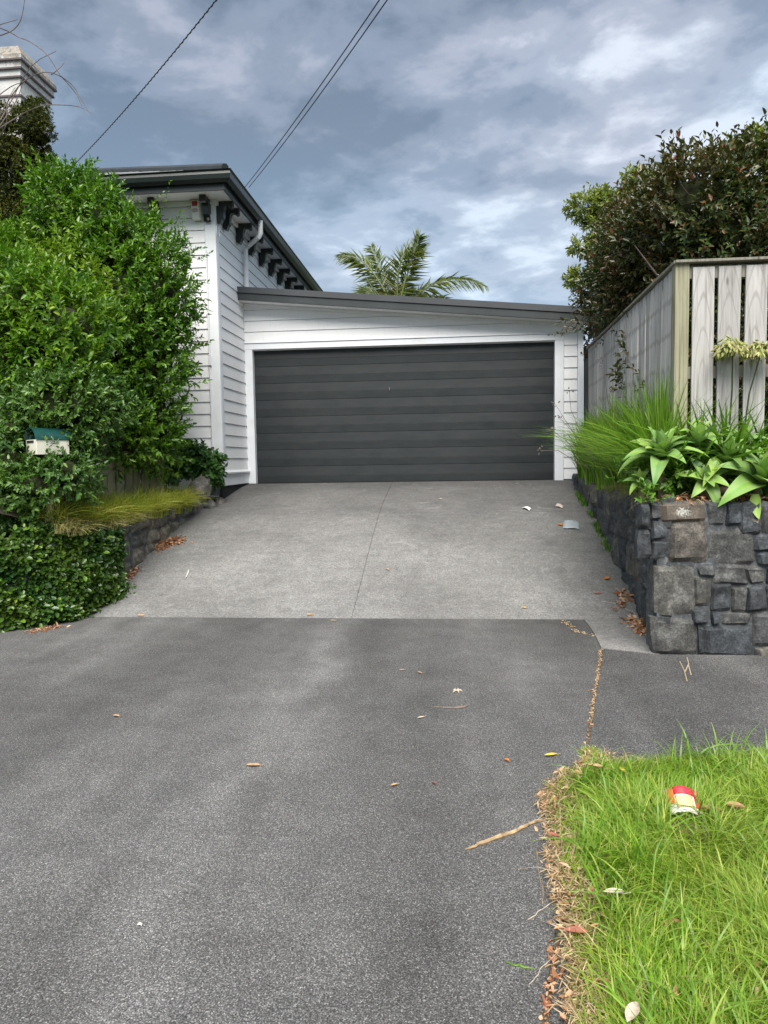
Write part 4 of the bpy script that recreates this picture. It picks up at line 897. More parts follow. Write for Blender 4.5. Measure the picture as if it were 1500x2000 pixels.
# --- nearer shrub at the left edge -------------------------------------
sh = empty('bright_shrub', (-4.9, 7.0, 1.1), 'bright yellow-green leafy shrub at the left edge, above the green-roofed letterbox', 'shrub')
SB = [bl(40, 600, 7.1, 105, 80, 90), bl(120, 640, 7.1, 95, 75, 80), bl(20, 700, 7.0, 130, 95, 90), bl(110, 730, 7.0, 100, 75, 80), bl(-60, 560, 7.2, 110, 100, 100)]
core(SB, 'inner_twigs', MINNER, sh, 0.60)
foliage('foliage', sh, MH2, SB, 1250, 0.2, 12, 0.072, 0.029, seed=5, up=0.5, lump=0.14)
branch_net((-4.9, 7.1, 1.0), [at(x, y, 7.1) for x, y in ((40, 560), (110, 600), (180, 650), (60, 700), (0, 600))], np.random.default_rng(5), 0.035, 'branch', MBARK, sh)
# --- small leaved dark shrub round the letterbox ------------------------
sd = empty('dark_shrub', (-4.5, 6.7, 1.0), 'dark small-leaved shrub growing around the letterbox in front of the paling fence', 'shrub')
DB = [bl(120, 800, 6.75, 95, 70, 70), bl(20, 840, 6.7, 110, 90, 75), bl(175, 790, 7.0, 75, 55, 60), bl(30, 930, 6.6, 90, 85, 60), bl(115, 930, 6.7, 62, 75, 55), bl(130, 860, 6.8, 55, 60, 50), bl(-60, 900, 6.6, 90, 160, 70), bl(60, 985, 6.5, 60, 45, 45), bl(70, 948, 6.25, 40, 32, 28), bl(20, 905, 6.3, 40, 45, 30), bl(135, 925, 6.4, 30, 40, 30), bl(20, 840, 6.35, 28, 22, 22), bl(-190, 900, 6.6, 100, 150, 70), bl(-330, 900, 6.6, 110, 150, 70)]
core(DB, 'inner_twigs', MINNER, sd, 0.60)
foliage('foliage', sd, MH3, DB, 3300, 0.15, 12, 0.052, 0.025, seed=6, up=0.25, lump=0.16, spread=1.0)
branch_net((-4.5, 6.8, 1.0), [at(x, y, 6.7) for x, y in ((60, 800), (160, 790), (100, 900), (20, 850))], np.random.default_rng(6), 0.03, 'branch', MBARK, sd)
# --- creeping fig on the wall ------------------------------------------
fg = empty('creeping_fig', (-3.9, 6.3, 0), 'dense dark creeping fig covering the corner wall beside the footpath', 'climber')
path = [(-6.5, 5.85), (-5.2, 5.86), (-4.35, 5.93), (-4.02, 6.12), (-3.82, 6.38), (-3.66, 6.66), (-3.58, 6.9), (-3.56, 7.15)]
rng = np.random.default_rng(8); n = 6500; seglen = np.cumsum([0]+[math.dist(path[i], path[i+1]) for i in range(len(path)-1)])
u = rng.uniform(seglen[1]*0.7, seglen[-1], n); X = np.interp(u, seglen, [p[0] for p in path]); Y = np.interp(u, seglen, [p[1] for p in path])
dx = np.interp(u+.05, seglen, [p[0] for p in path])-X; dy = np.interp(u+.05, seglen, [p[1] for p in path])-Y
Nw = unit(np.stack([dy, -dx, np.zeros(n)], 1)+1e-6); Nw[:, 0] = np.abs(Nw[:, 0])
tp = 0.86+0.05*np.sin(u*5); tail = np.clip((seglen[-1]-u)/0.35, 0, 1); base = np.where(Y > 6.62, np.interp(Y, DY, DZ), 0.0)
Z = base+0.01+rng.random(n)**0.9*(tp-base-0.02)
bul = 0.09+0.08*np.sin(u*7+Z*5)*np.sin(Z*9+1)+0.05*np.sin(u*3+2)
P = np.stack([X, Y, Z], 1)+Nw*((bul*(0.4+0.6*tail)*(1-0.45*((Z-base)/0.9))+0.0)*rng.uniform(0.4, 1.25, n))[:, None]
D = unit(Nw+np.array([0, 0, 0.25])+rng.normal(0, 0.55, P.shape))
V, F = leaves_mesh(*shoots(P, D, 0.085, 6, 0.046, 0.031, 1.1, 0.1, rng, 0.45), fold=0.12, droop=0.2, fat=0.5)
me = npmesh('foliage', V, F); me.materials.append(MFIG); link('foliage', me, fg)['kind'] = 'stuff'
q = MB(); rr = random.Random(3)
for k in range(16):
    uu = rr.uniform(seglen[1], seglen[-1]); pts = []
    for j in range(5):
        ux = uu+rr.uniform(-.1, .1); x_ = np.interp(ux, seglen, [p[0] for p in path]); y_ = np.interp(ux, seglen, [p[1] for p in path]); zb = max(0, zd(y_)-0.02); pts.append((x_+0.02, y_-0.02, zb+(0.85-zb)*j/4))
    q.tube(pts, 0.008, 5)
q.build('stem', MBARK, fg)

# --- cloud-like dark conifer at the left edge ---------------------------
cf = empty('dark_conifer', (-6.2, 9.2, 1.1), 'dark knobbly conifer with yellow-green tips below the chimney at the left edge', 'conifer')
rng = np.random.default_rng(12); CB = []
for (x, y, r) in ((60, 245, 40), (72, 222, 24), (20, 290, 50), (45, 330, 48), (10, 380, 60), (80, 335, 20), (95, 310, 16), (85, 360, 30), (112, 345, 16), (50, 400, 50), (10, 240, 34), (78, 270, 26), (-20, 320, 60), (40, 440, 55), (60, 300, 22), (-30, 420, 80)):
    CB.append(bl(x, y, 9.2+rng.uniform(-.2, .2), r, r*0.85, r))
sub = []
for b in CB:
    for k in range(9):
        d = unit(rng.normal(0, 1, 3)); d[1] = -abs(d[1])*0.6; s = rng.uniform(0.3, 0.5); sub.append((b[0]+d[0]*b[3]*0.8, b[1]+d[1]*b[4]*0.8, b[2]+d[2]*b[5]*0.8, b[3]*s, b[4]*s, b[5]*s*0.75))
core(CB, 'inner_twigs', MINNER, cf, 0.60)
foliage('foliage', cf, MCONI, CB+sub, 5200, 0.05, 9, 0.030, 0.014, seed=13, up=0.5, lump=0.10, hi=1.0, keepback=0.2)
q = MB(); q.tube([(-6.2, 9.3, 1.0), (-6.15, 9.3, 3), at(30, 380, 9.25), at(40, 300, 9.2), at(60, 240, 9.2)], [0.10, 0.08, 0.05, 0.03, 0.01], 7)
for a in ((90, 335), (70, 225), (10, 260), (110, 350)): q.tube([at(35, 380, 9.25), at((35+a[0])/2, (380+a[1])/2+8, 9.2), at(*a, 9.2)], [0.03, 0.02, 0.006], 5)
q.build('trunk', MBARK, cf, smooth=True)
# --- bare arching twigs ----------------------------------------------------
tw = empty('bare_twigs', tuple(at(-30, 260, 8.0)), 'bare thin arching twigs against the sky in front of the chimney', 'twigs')
q = MB()
for pts in ([(-60, 330), (-20, 75), (35, 72), (85, 100), (112, 138), (118, 150)], [(-40, 300), (20, 190), (60, 150), (100, 142), (140, 165), (162, 200), (172, 216)], [(118, 148), (128, 158), (150, 185), (160, 208)], [(100, 146), (115, 134), (126, 122)],
            [(-30, 270), (40, 225), (80, 207), (120, 205), (155, 209), (178, 221)], [(-20, 75), (20, 62), (40, 40), (48, 0), (50, -30)], [(-40, 60), (0, 48), (35, 38)], [(0, 235), (18, 205), (60, 130), (110, 100)], [(-10, 260), (30, 200), (45, 160)], [(-20, 200), (20, 170), (45, 160)], [(-30, 290), (10, 250), (14, 200), (30, 170)]):
    P3 = [at(x, y, 8.0+0.1*math.sin(x*.05)) for x, y in pts]
    fine = []
    for i in range(len(P3)-1):
        for t in (0, .33, .66): 
            a = P3[max(i-1, 0)]; b = P3[i]; c = P3[i+1]; d = P3[min(i+2, len(P3)-1)]
            fine.append(0.5*((2*b)+(-a+c)*t+(2*a-5*b+4*c-d)*t*t+(-a+3*b-3*c+d)*t**3))
    fine.append(P3[-1]); q.tube(fine, list(np.linspace(0.0075, 0.003, len(fine))), 5)
q.build('twig', MTWIG, tw)

# --- photinia hedge behind the right fence --------------------------------
ph_ = empty('photinia_hedge', (2.9, 7.6, 1.15), 'tall bronze-green hedge with reddish new shoots behind the weathered paling fence', 'hedge')
PBl = [bl(1350, 415, 7.6, 84, 85, 80), bl(1440, 405, 7.7, 85, 90, 80), bl(1530, 410, 7.7, 100, 110, 90), bl(1285, 455, 8.2, 66, 80, 80), bl(1400, 470, 7.6, 110, 100, 80), bl(1235, 525, 8.8, 60, 85, 80), bl(1192, 580, 10.2, 38, 55, 70), bl(1280, 540, 8.6, 80, 90, 80), bl(1500, 500, 7.6, 120, 120, 80), bl(1600, 480, 7.6, 120, 160, 90),
       bl(1420, 620, 7.6, 110, 120, 60), bl(1330, 700, 8.2, 90, 120, 60), bl(1500, 700, 7.6, 120, 140, 60), bl(1240, 615, 9.6, 40, 45, 50), bl(1380, 800, 7.4, 110, 90, 60), bl(1500, 810, 7.2, 110, 90, 60), bl(1172, 650, 11.6, 14, 60, 30), bl(1208, 505, 9.8, 32, 50, 50), bl(1240, 445, 9.4, 34, 40, 50)]
core(PBl, 'inner_twigs', MINNER, ph_, 0.60)
foliage('foliage', ph_, MPHO, PBl, 5400, 0.22, 11, 0.066, 0.030, seed=21, up=0.55, lump=0.15, hi=1.04, fold=0.3)
rng = np.random.default_rng(22)
Pt = np.array([at(x, y, 7.6) for x, y in ((1325, 335), (1345, 330), (1362, 345), (1308, 360), (1378, 350), (1435, 335), (1462, 335), (1480, 340), (1400, 360), (1290, 395), (1420, 350), (1500, 335))])
Dt = unit(np.array([0, 0, 1.0])+rng.normal(0, 0.13, Pt.shape))
V, F = leaves_mesh(*shoots(Pt, Dt, 0.38, 13, 0.062, 0.026, 0.9, 0.2, rng), fold=0.35, droop=0.2)
me = npmesh('new_shoots', V, F); me.materials.append(MPHO); link('new_shoots', me, ph_)['kind'] = 'stuff'
q = MB()
for p, d in zip(Pt, Dt): q.tube([p-d*0.3, p, p+d*0.38], [0.006, 0.004, 0.002], 5)
for a, b in (((1420, 480), (1330, 360)), ((1400, 430), (1450, 360)), ((1380, 470), (1345, 410)), ((1470, 480), (1440, 400)), ((1430, 520), (1500, 440)), ((1300, 560), (1240, 480))): q.tube([(2.9, 7.75, 1.1), at(*a, 7.55), at(*b, 7.3)], [0.05, 0.016, 0.004], 6)
q.build('branch', MTWIG, ph_, smooth=True)
# low hanging sprays over the garage corner and along the capping
Pd = np.array([at(x, y, Yq) for x, y, Yq in ((1185, 628, 10.1), (1175, 635, 10.4), (1165, 622, 10.6), (1160, 640, 10.7), (1150, 610, 11), (1180, 610, 10.3), (1200, 610, 9.9))])
Dd = unit(np.array([-0.8, -0.25, -0.05])+rng.normal(0, 0.22, Pd.shape))
V, F = leaves_mesh(*shoots(Pd, Dd, 0.5, 16, 0.07, 0.030, 0.8, -0.2, rng), fold=0.3, droop=0.2)
me = npmesh('hanging_spray', V, F); me.materials.append(MPHO); link('hanging_spray', me, ph_)['kind'] = 'stuff'
# tree behind
tb = empty('light_green_tree', tuple(at(1200, 600, 13.5)*np.array([1, 1, 0])+np.array([0, 0, 1.1])), 'pale green airy tree poking out from behind the bronze hedge', 'tree')
TBb = [bl(1140, 405, 13.5, 24, 17, 24), bl(1180, 400, 13.5, 28, 22, 26), bl(1215, 405, 13.5, 26, 18, 22), bl(1170, 440, 13.5, 22, 18, 24), bl(1255, 372, 13.5, 30, 22, 26), bl(1240, 350, 13.5, 16, 9, 16), bl(1140, 483, 13.5, 22, 9, 20), bl(1165, 478, 13.5, 22, 14, 20), bl(1120, 548, 13.5, 15, 10, 15), bl(1122, 562, 13.5, 7, 9, 10), bl(1470, 295, 10.5, 50, 18, 40), bl(1260, 440, 13.5, 50, 60, 40), bl(1200, 480, 13.5, 40, 50, 30), bl(1175, 540, 13.5, 35, 25, 25)]
foliage('crown', tb, MTREE, TBb, 1700, 0.14, 10, 0.085, 0.034, seed=31, up=0.4, lump=0.2, lo=0.3, hi=1.0)
q = MB(); b0 = at(1250, 620, 13.6)*np.array([1, 1, 0])+np.array([0, 0, 1.0]); q.tube([b0, at(1250, 600, 13.6), at(1240, 460, 13.5)], [0.14, 0.10, 0.05], 8)
for a in ((1125, 395), (1180, 400), (1240, 350), (1125, 550), (1130, 483), (1160, 440)): q.tube([at(1250, 560, 13.6), at((1250+a[0])/2, (540+a[1])/2, 13.5), at(*a, 13.5)], [0.06, 0.03, 0.008], 5)
q.build('trunk', MTWIG, tb, smooth=True)

# --- palm behind the garage ---------------------------------------------
pl = empty('palm_tree', tuple(at(775, 600, 19)*np.array([1, 1, 0])+np.array([0, 0, 1.0])), 'feathery palm tree rising behind the garage roof', 'palm')
pb = at(775, 625, 19.0); q = MB(); q.tube([(pb[0], 19.0, 0.9), (pb[0]+.03, 19.0, 3), pb], [0.17, 0.14, 0.13], 10); q.build('trunk', MBARK, pl, smooth=True)
fr_ctrl = [[(775, 620), (740, 540), (712, 492), (662, 500)], [(778, 620), (772, 540), (778, 470), (826, 492)], [(780, 620), (800, 585), (862, 512), (952, 562)], [(775, 620), (790, 540), (812, 490), (818, 462)], [(772, 620), (740, 585), (722, 540), (700, 600)],
           [(780, 620), (820, 590), (860, 560), (905, 610)], [(776, 620), (760, 560), (742, 520), (725, 480)], [(778, 618), (782, 560), (800, 540), (830, 600)], [(770, 618), (720, 600), (690, 590), (650, 640)]]
rng = np.random.default_rng(41)
for fi, cp in enumerate(fr_ctrl):
    dep = [0, -0.2, 0.3, -0.4, -0.9, 0.8, 0.5, 0.9, -0.5][fi]
    C4 = [at(x, y, 19.0+dep*i/3) for i, (x, y) in enumerate(cp)]
    ts = np.linspace(0, 1, 40); R_ = np.array([(1-t)**3*C4[0]+3*(1-t)**2*t*C4[1]+3*(1-t)*t*t*C4[2]+t**3*C4[3] for t in ts])
    q = MB(); q.tube(list(R_), list(np.linspace(0.035, 0.005, 40)), 5); fo = q.build('frond', MPALM, pl, smooth=True)
    P = []; Dl = []; Ll = []
    for k in range(104):
        t = 0.14+0.86*k/104; p = np.array([np.interp(t, ts, R_[:, j]) for j in range(3)]); p2 = np.array([np.interp(min(1, t+.03), ts, R_[:, j]) for j in range(3)]); tg = unit(p2-p+1e-9)
        sd_ = unit(np.cross(tg, np.array([0.0, -0.6, 0.8]))); s = 1 if k % 2 else -1
        P.append(p); Dl.append(unit(tg*(0.55+0.5*t)+sd_*s*(0.9-0.35*t)+np.array([0, 0, -0.25 if s*sd_[2] < 0 else 0.15])+rng.normal(0, 0.13, 3))); Ll.append(0.62*math.sin(math.pi*min(1, 0.18+0.75*t))**0.7*rng.uniform(0.75, 1.1))
    P = np.array(P); Dl = np.array(Dl); Ll = np.array(Ll); Nn = unit(np.array([0, -0.5, 0.8])+rng.normal(0, 0.3, P.shape))
    V, F = leaves_mesh(P, Dl, Nn, Ll, np.full(len(P), 0.038), fold=0.2, droop=0.28, fat=0.35); me = npmesh('leaflets', V, F); me.materials.append(MPALM)
    o = link('leaflets', me, pl); o['kind'] = 'stuff'

# --- golden sedge on the left bank --------------------------------------
sg = empty('golden_sedge', (-3.75, 7.6, 0.95), 'golden green tussock grass spilling over the low stone wall on the left', 'tussock grass')
rng = np.random.default_rng(51); tufts = [(75, 1005, 6.5), (110, 1020, 6.45), (150, 995, 6.75), (178, 1010, 6.8), (205, 985, 7.15), (235, 975, 7.4), (262, 968, 7.75), (290, 962, 8.1), (315, 958, 8.5), (340, 953, 8.8), (360, 948, 9.1), (185, 965, 7.3), (225, 955, 7.6), (130, 975, 6.9), (275, 950, 8.3), (330, 940, 9.0), (350, 938, 9.3), (95, 985, 6.7), (250, 985, 7.5), (305, 972, 8.2), (345, 962, 8.9), (215, 1000, 7.1)]
Pn = []; Hn = []; Dn = []
for (x, y, Yq) in tufts:
    c = at(x, y, Yq); c[2] = lbz(c[0], c[1])-0.01
    m_ = 330; r = rng.normal(0, 0.028, (m_, 2)); Pn.append(np.stack([c[0]+r[:, 0], c[1]+r[:, 1], np.full(m_, c[2])], 1)); Hn.append(rng.uniform(0.20, 0.50, m_))
    a = rng.uniform(0, 6.28, m_); Dn.append(np.stack([np.cos(a)+0.55, np.sin(a)-0.35, np.zeros(m_)], 1))
Pn = np.concatenate(Pn); Hn = np.concatenate(Hn); Dn = np.concatenate(Dn)
le = rng.uniform(0.25, 1.15, len(Pn))
o = grass('tussock', sg, MCAREX, Pn, Hn, rng.uniform(0.005, 0.009, len(Pn)), le, 52, 6, 1.12, Dn)
Ps = []
for (x, y, Yq) in ((120, 1035, 6.35), (150, 1030, 6.5), (170, 1022, 6.7), (212, 1008, 7.0), (230, 1000, 7.2), (246, 992, 7.5), (268, 985, 7.9), (330, 968, 8.8), (365, 958, 9.3)):
    c = at(x, y, Yq); c[2] = lbz(c[0], c[1]); Ps.append(c+rng.normal(0, 0.035, (80, 3))*np.array([1, 1.6, 0]))
Ps = np.concatenate(Ps); MBLS = leafmat('bleached_sedge', ((0.0, (0.26, 0.27, 0.06)), (0.5, (0.46, 0.41, 0.15)), (1.0, (0.70, 0.58, 0.33))), 0.6, 0.2, 3)
grass('bleached_blades', sg, MBLS, Ps, rng.uniform(0.14, 0.30, len(Ps)), np.full(len(Ps), 0.006), rng.uniform(0.5, 1.4, len(Ps)), 54, 6, 1.25, np.stack([rng.normal(1.0, 0.5, len(Ps)), rng.normal(-0.6, 0.5, len(Ps)), np.zeros(len(Ps))], 1))
# --- potted geranium, planter --------------------------------------------
pt = empty('planter_pot', tuple(at(419, 966, 9.9)), 'dark blue-grey square planter pot at the house corner', 'planter')
p0, p1 = at(410, 925, 9.85), at(429, 968, 9.85)
q = MB(); q.loft([[(p0[0]+.02, 9.75, p1[2]), (p1[0]-.015, 9.75, p1[2]), (p1[0]-.015, 9.9, p1[2]), (p0[0]+.02, 9.9, p1[2])], [(p0[0], 9.72, p0[2]), (p1[0], 9.72, p0[2]), (p1[0], 9.93, p0[2]), (p0[0], 9.93, p0[2])], [(p0[0]+.012, 9.732, p0[2]), (p1[0]-.012, 9.732, p0[2]), (p1[0]-.012, 9.918, p0[2]), (p0[0]+.012, 9.918, p0[2])], [(p0[0]+.015, 9.74, p0[2]-.03), (p1[0]-.02, 9.74, p0[2]-.03), (p1[0]-.02, 9.9, p0[2]-.03), (p0[0]+.015, 9.9, p0[2]-.03)]]); q.build('pot', simple('slate_pot', (0.045, 0.06, 0.068), 0.5, 0.1), pt)
gp = empty('leafy_pot_plant', tuple(at(415, 930, 9.85)), 'dark green leafy plant spilling over the planter at the house corner', 'plant')
MG = leafmat('geranium_leaf', ((0.0, (0.022, 0.075, 0.018)), (0.6, (0.045, 0.125, 0.028)), (1.0, (0.10, 0.20, 0.05))), 0.4, 0.25, 2.0)
foliage('foliage', gp, MG, [bl(405, 915, 9.8, 26, 22, 22), bl(380, 900, 9.8, 24, 22, 20), bl(415, 930, 9.75, 16, 18, 16), bl(358, 905, 9.7, 22, 20, 20), bl(340, 925, 9.6, 22, 15, 18)], 420, 0.13, 8, 0.075, 0.052, seed=61, up=0.5, lo=0.2, hi=1.0, droop=0.3)
q = MB()
for a in ((405, 915), (380, 895), (425, 920), (365, 900)): q.tube([at(415, 945, 9.85), at(*a, 9.8)], [0.008, 0.004], 5)
q.build('stem', MBARK, gp)

# ------------------------------------------------------------------ right bed plants
# long arching grass
lg = empty('long_grass_clump', (2.0, 8.0, 1.12), 'big clump of long arching bright green grass between the stone wall and the side fence', 'ornamental grass')
rng = np.random.default_rng(71); n = 4300
Y = 6.0+4.7*rng.random(n)**1.25; xw = np.interp(Y, SY, SX); xf = PA[0]+(PB[0]-PA[0])*(Y-6.06)/5.2
X = xw+0.06+rng.random(n)*np.clip(xf-xw-0.12, 0.12, 1)
P = np.stack([X, Y, np.full(n, 1.10)], 1)
P[:, :2] += 0.05*np.sin(np.stack([Y*9, X*11], 1))
H = rng.uniform(0.55, 1.22, n)*(1-0.12*(Y > 8.8))
D = np.stack([rng.normal(-0.22, 0.9, n), rng.normal(-0.25, 0.9, n), np.zeros(n)], 1)
grass('leaves', lg, MSTRAP, P, H, rng.uniform(0.012, 0.027, n), rng.uniform(0.02, 1.0, n)**1.3*np.where(Y > 8.2, 0.55, 1.0), 72, 7, 0.95, D)
n = 26; Y = 6.3+3.6*rng.random(n); P = np.stack([np.interp(Y, SY, SX)+0.12, Y, np.full(n, 1.12)], 1); D = np.stack([np.full(n, -1.0), rng.normal(-0.3, 0.4, n), np.zeros(n)], 1)
grass('long_leaves', lg, MSTRAP, P, rng.uniform(0.85, 1.25, n), rng.uniform(0.014, 0.022, n), rng.uniform(0.3, 1.0, n), 73, 6, 1.0, D)
# wiry seed stems leaning over the drive
q = MB()
for (a, b, c) in (((1150, 880), (1115, 800), (1112, 762)), ((1160, 900), (1110, 830), (1085, 790)), ((1150, 900), (1105, 860), (1078, 840)), ((1150, 915), (1090, 880), (1055, 880)), ((1165, 900), (1120, 845), (1092, 815)), ((1190, 800), (1180, 730), (1172, 705)), ((1240, 790), (1238, 740), (1235, 712))):
    q.tube([at(*a, 7.6), at(*b, 7.5), at(*c, 7.5)], [0.004, 0.003, 0.002], 4)
    e_ = at(*c, 7.5)
    for k in range(7): d = rng.normal(0, 0.022, 3); q.tube([e_+d, e_+d*1.1+rng.normal(0, .012, 3)], [0.007, 0.005], 5)
q.build('seed_stem', MTWIG, lg)
# blond dead grass over the wall top
sg2 = empty('dry_grass_tuft', tuple(at(1205, 945, 7.2)), 'blond dry grass tuft hanging over the right stone wall below the long grass', 'dry grass')
rng = np.random.default_rng(74); n = 900; Y = rng.normal(6.9, 0.55, n).clip(5.9, 8.6); P = np.stack([np.interp(Y, SY, SX)+0.05+rng.random(n)*0.08, Y, np.full(n, 1.12)], 1)
D = np.stack([np.full(n, -1.0), rng.normal(-0.5, 0.6, n), np.zeros(n)], 1)
MBL = leafmat('blond_grass', ((0.0, (0.20, 0.20, 0.05)), (0.5, (0.36, 0.31, 0.13)), (1.0, (0.50, 0.42, 0.26))), 0.6, 0.2, 3)
grass('blades', sg2, MBL, P, rng.uniform(0.12, 0.30, n), np.full(n, 0.004), rng.uniform(0.5, 1.6, n), 75, 4, 1.5, D)
# agapanthus
MAG = MSTRAP2
rng = np.random.default_rng(81)
def agapanthus(px, py, Y, nl, hl, label, heads=()):
    c = at(px, py, Y); c[2] = 1.12; o = empty('agapanthus', tuple(c), label, 'flowering plant', 'agapanthus plants along the front fence')
    P = c+rng.normal(0, 0.035, (nl, 3))*np.array([1, .6, 0]); Hh = rng.uniform(0.8, 1.45, nl)*hl; D = np.stack([rng.normal(0, 1, nl), rng.normal(-0.4, 0.6, nl), np.zeros(nl)], 1)
    grass('leaves', o, MAG, P, Hh, rng.uniform(0.024, 0.042, nl), rng.uniform(0.15, 1.05, nl), int(px), 7, 1.05, D)
    for (x0, y0, x1, y1, x2, y2, r) in heads:
        hp = at(x2, y2, Y-0.05); q = MB(); q.tube([at(x0, y0, Y), at(x1, y1, Y-0.03), hp], [0.007, 0.006, 0.005], 6); st = q.build('flower_stem', simple('dark_green_stem', (0.035, 0.05, 0.018), 0.6), o, smooth=True)
        m_ = 210; d = unit(rng.normal(0, 1, (m_, 3))); d[:, 2] = np.abs(d[:, 2])*1.1-0.25; d = unit(d)
        E_ = hp+d*r*rng.uniform(0.5, 1.0, (m_, 1))*np.array([1, 1, 0.85]); q = MB()
        for k in range(m_): q.tube([hp, (hp+E_[k])/2+np.array([0, 0, .012]), E_[k]], 0.0013, 3, False)
        q.build('flower_stalks', MAG, o)['kind'] = 'stuff'
        Dn = unit(d*0.45+np.array([0, 0, -0.85])+rng.normal(0, 0.25, (m_, 3)))
        VV = []; q = MB()
        for k in range(m_):
            L_ = rng.uniform(0.038, 0.055); w_ = 0.009; q.tube([E_[k], E_[k]+Dn[k]*L_*0.35, E_[k]+Dn[k]*L_*0.75, E_[k]+Dn[k]*L_], [w_*0.35, w_, w_*0.75, 0.001], 5)
        q.build('seed_pods', MPOD, o, smooth=True)['kind'] = 'stuff'
MPOD = leafmat('pale_seed_pod', ((0.0, (0.17, 0.22, 0.06)), (0.35, (0.40, 0.44, 0.12)), (0.8, (0.55, 0.56, 0.22)), (1.0, (0.30, 0.20, 0.12))), 0.4, 0.15, 6)
agapanthus(1425, 862, 5.89, 64, 0.72, 'strappy agapanthus with a pale seed head on a straight stem by the second front paling', ((1425, 830, 1430, 760, 1431, 686, 0.14),))
agapanthus(1462, 868, 5.89, 60, 0.70, 'strappy green agapanthus with its seed head on a slanting stem at the right edge', ((1453, 845, 1463, 770, 1486, 690, 0.13),))
agapanthus(1375, 858, 5.89, 85, 0.76, 'strappy green agapanthus without flowers beside the corner post')
agapanthus(1500, 872, 5.86, 66, 0.62, 'strappy green agapanthus at the right edge behind the grey-green succulent')
agapanthus(1325, 862, 5.89, 70, 0.66, 'strappy agapanthus at the foot of the olive corner post')
# agave rosettes
def m_agave():
    q = MT('agave_leaf'); r = q.rand()
    c = q.ramp(r, (0.0, (0.13, 0.31, 0.075)), (0.4, (0.21, 0.43, 0.07)), (0.75, (0.33, 0.53, 0.08)), (1.0, (0.16, 0.34, 0.13)))
    sp = q.t.nodes.new('ShaderNodeSeparateXYZ'); q.link(q.ob, sp.inputs[0]); ax = q.math('ABSOLUTE', sp.outputs[0])
    c = q.mix(q.ramp(ax, (0.026, 0.0), (0.036, 0.4)), c, (0.36, 0.47, 0.20))
    c = q.mix(q.ramp(q.noise(9, 4), (0.4, 0.0), (0.75, 0.5)), c, (0.30, 0.42, 0.06))
    sy_ = q.ramp(sp.outputs[1], (0.90, 0.0), (0.985, 0.9)); c = q.mix(sy_, c, (0.26, 0.17, 0.06))
    q.col(c); q.rough(0.48); q.spec(0.4); q.translucent(c, 0.16); return q.m
MAGV = m_agave()
def agave_leaf(seed, droop):
    rs = random.Random(seed); V = []; F = []; nu, nv_ = 6, 10
    for j in range(nv_+1):
        t = j/nv_; w = 0.5*0.40*(math.sin(math.pi*min(1, (t*0.93+0.07))**0.85)**0.85)*(1-0.15*t)+0.012*(1-t)
        a = droop*t*t; y = math.sin(min(1.5, 1e-6+a))/(1e-6+a) if a > 1e-3 else 1.0
        yy = t*math.cos(a*0.6); zz = -t*math.sin(a*0.6)
        for i in range(nu+1):
            u = 2*i/nu-1; V.append((u*w, yy, zz+0.55*w*abs(u)**1.5*(1.15-0.7*t)+0.006*math.sin(t*14+rs.random())*abs(u)))
    for j in range(nv_):
        for i in range(nu): k = j*(nu+1)+i; F.append((k, k+1, k+nu+2, k+nu+1))
    me = bpy.data.meshes.new('leaf'); me.from_pydata(V, [], F); me.polygons.foreach_set('use_smooth', [True]*len(F)); me.materials.append(MAGV); return me
AL = [agave_leaf(1, 0.1), agave_leaf(2, 0.45), agave_leaf(3, 0.8), agave_leaf(4, 1.1)]
MSTALK = simple('agave_stem', (0.20, 0.16, 0.09), 0.8, 0.3, 20, 0.2, bump=0.5)
def agave(px, py, Y, r, n, label, axis=(0, -0.25, 1), seed=0):
    rs = random.Random(seed+5); c = Vector(at(px, py, Y)); o = empty('agave', tuple(c), label, 'succulent', 'agave rosettes on the right wall')
    ax = Vector(axis).normalized(); B = ax.to_track_quat('Z', 'Y').to_matrix()
    for k in range(n):
        t = (k+0.5)/n; el = math.radians(84-66*t**0.9+rs.uniform(-6, 6)); az = k*2.4+rs.uniform(-.2, .2)
        me = AL[min(3, int(t*3.2+rs.random()*0.9))]; s = r*(0.62+0.42*t)*rs.uniform(0.88, 1.1)
        R_ = B @ Matrix.Rotation(az, 3, 'Z') @ Matrix.Rotation(el, 3, 'X') @ Matrix.Rotation(rs.uniform(-.25, .25), 3, 'Y')
        l = bpy.data.objects.new('leaf', me); COL.objects.link(l); l.parent = o
        off = B @ Vector((0, 0, 0.02-0.05*t)); Ms = Matrix.Translation(off) @ R_.to_4x4() @ Matrix.Diagonal((s*rs.uniform(0.9, 1.15), s, s, 1)); l.matrix_local = Ms
    q = MB(); q.tube([tuple(c-ax*0.02), tuple(c-ax*0.10), (c.x+0.02, c.y+0.02, 1.10)], [0.02, 0.028, 0.03], 7); q.build('stem', MSTALK, o, smooth=True)
agave(1292, 893, 5.70, 0.36, 20, 'largest pale green agave rosette standing proud at the left end of the wall top', (-0.1, -0.35, 1), 1)
agave(1484, 940, 5.56, 0.40, 17, 'large blue-green agave at the right edge with a leaf drooping over the stones', (0.1, -0.5, 0.9), 2)
agave(1377, 938, 5.58, 0.23, 14, 'small bright lime agave rosette low in front, above the cut log', (-0.1, -0.9, 0.6), 3)
agave(1418, 900, 5.68, 0.32, 15, 'mid-sized agave rosette left of the large blue-green one', (0.1, -0.4, 1), 4)
agave(1360, 868, 5.76, 0.31, 14, 'agave rosette behind and right of the largest one, before the corner post', (0.15, -0.2, 1), 5)
agave(1252, 940, 5.78, 0.17, 11, 'small pale agave rosette at the far left below the long grass', (-0.3, -0.6, 0.8), 6)
agave(1450, 868, 5.80, 0.27, 13, 'agave rosette at the back under the leaning seed head', (0, -0.3, 1), 7)
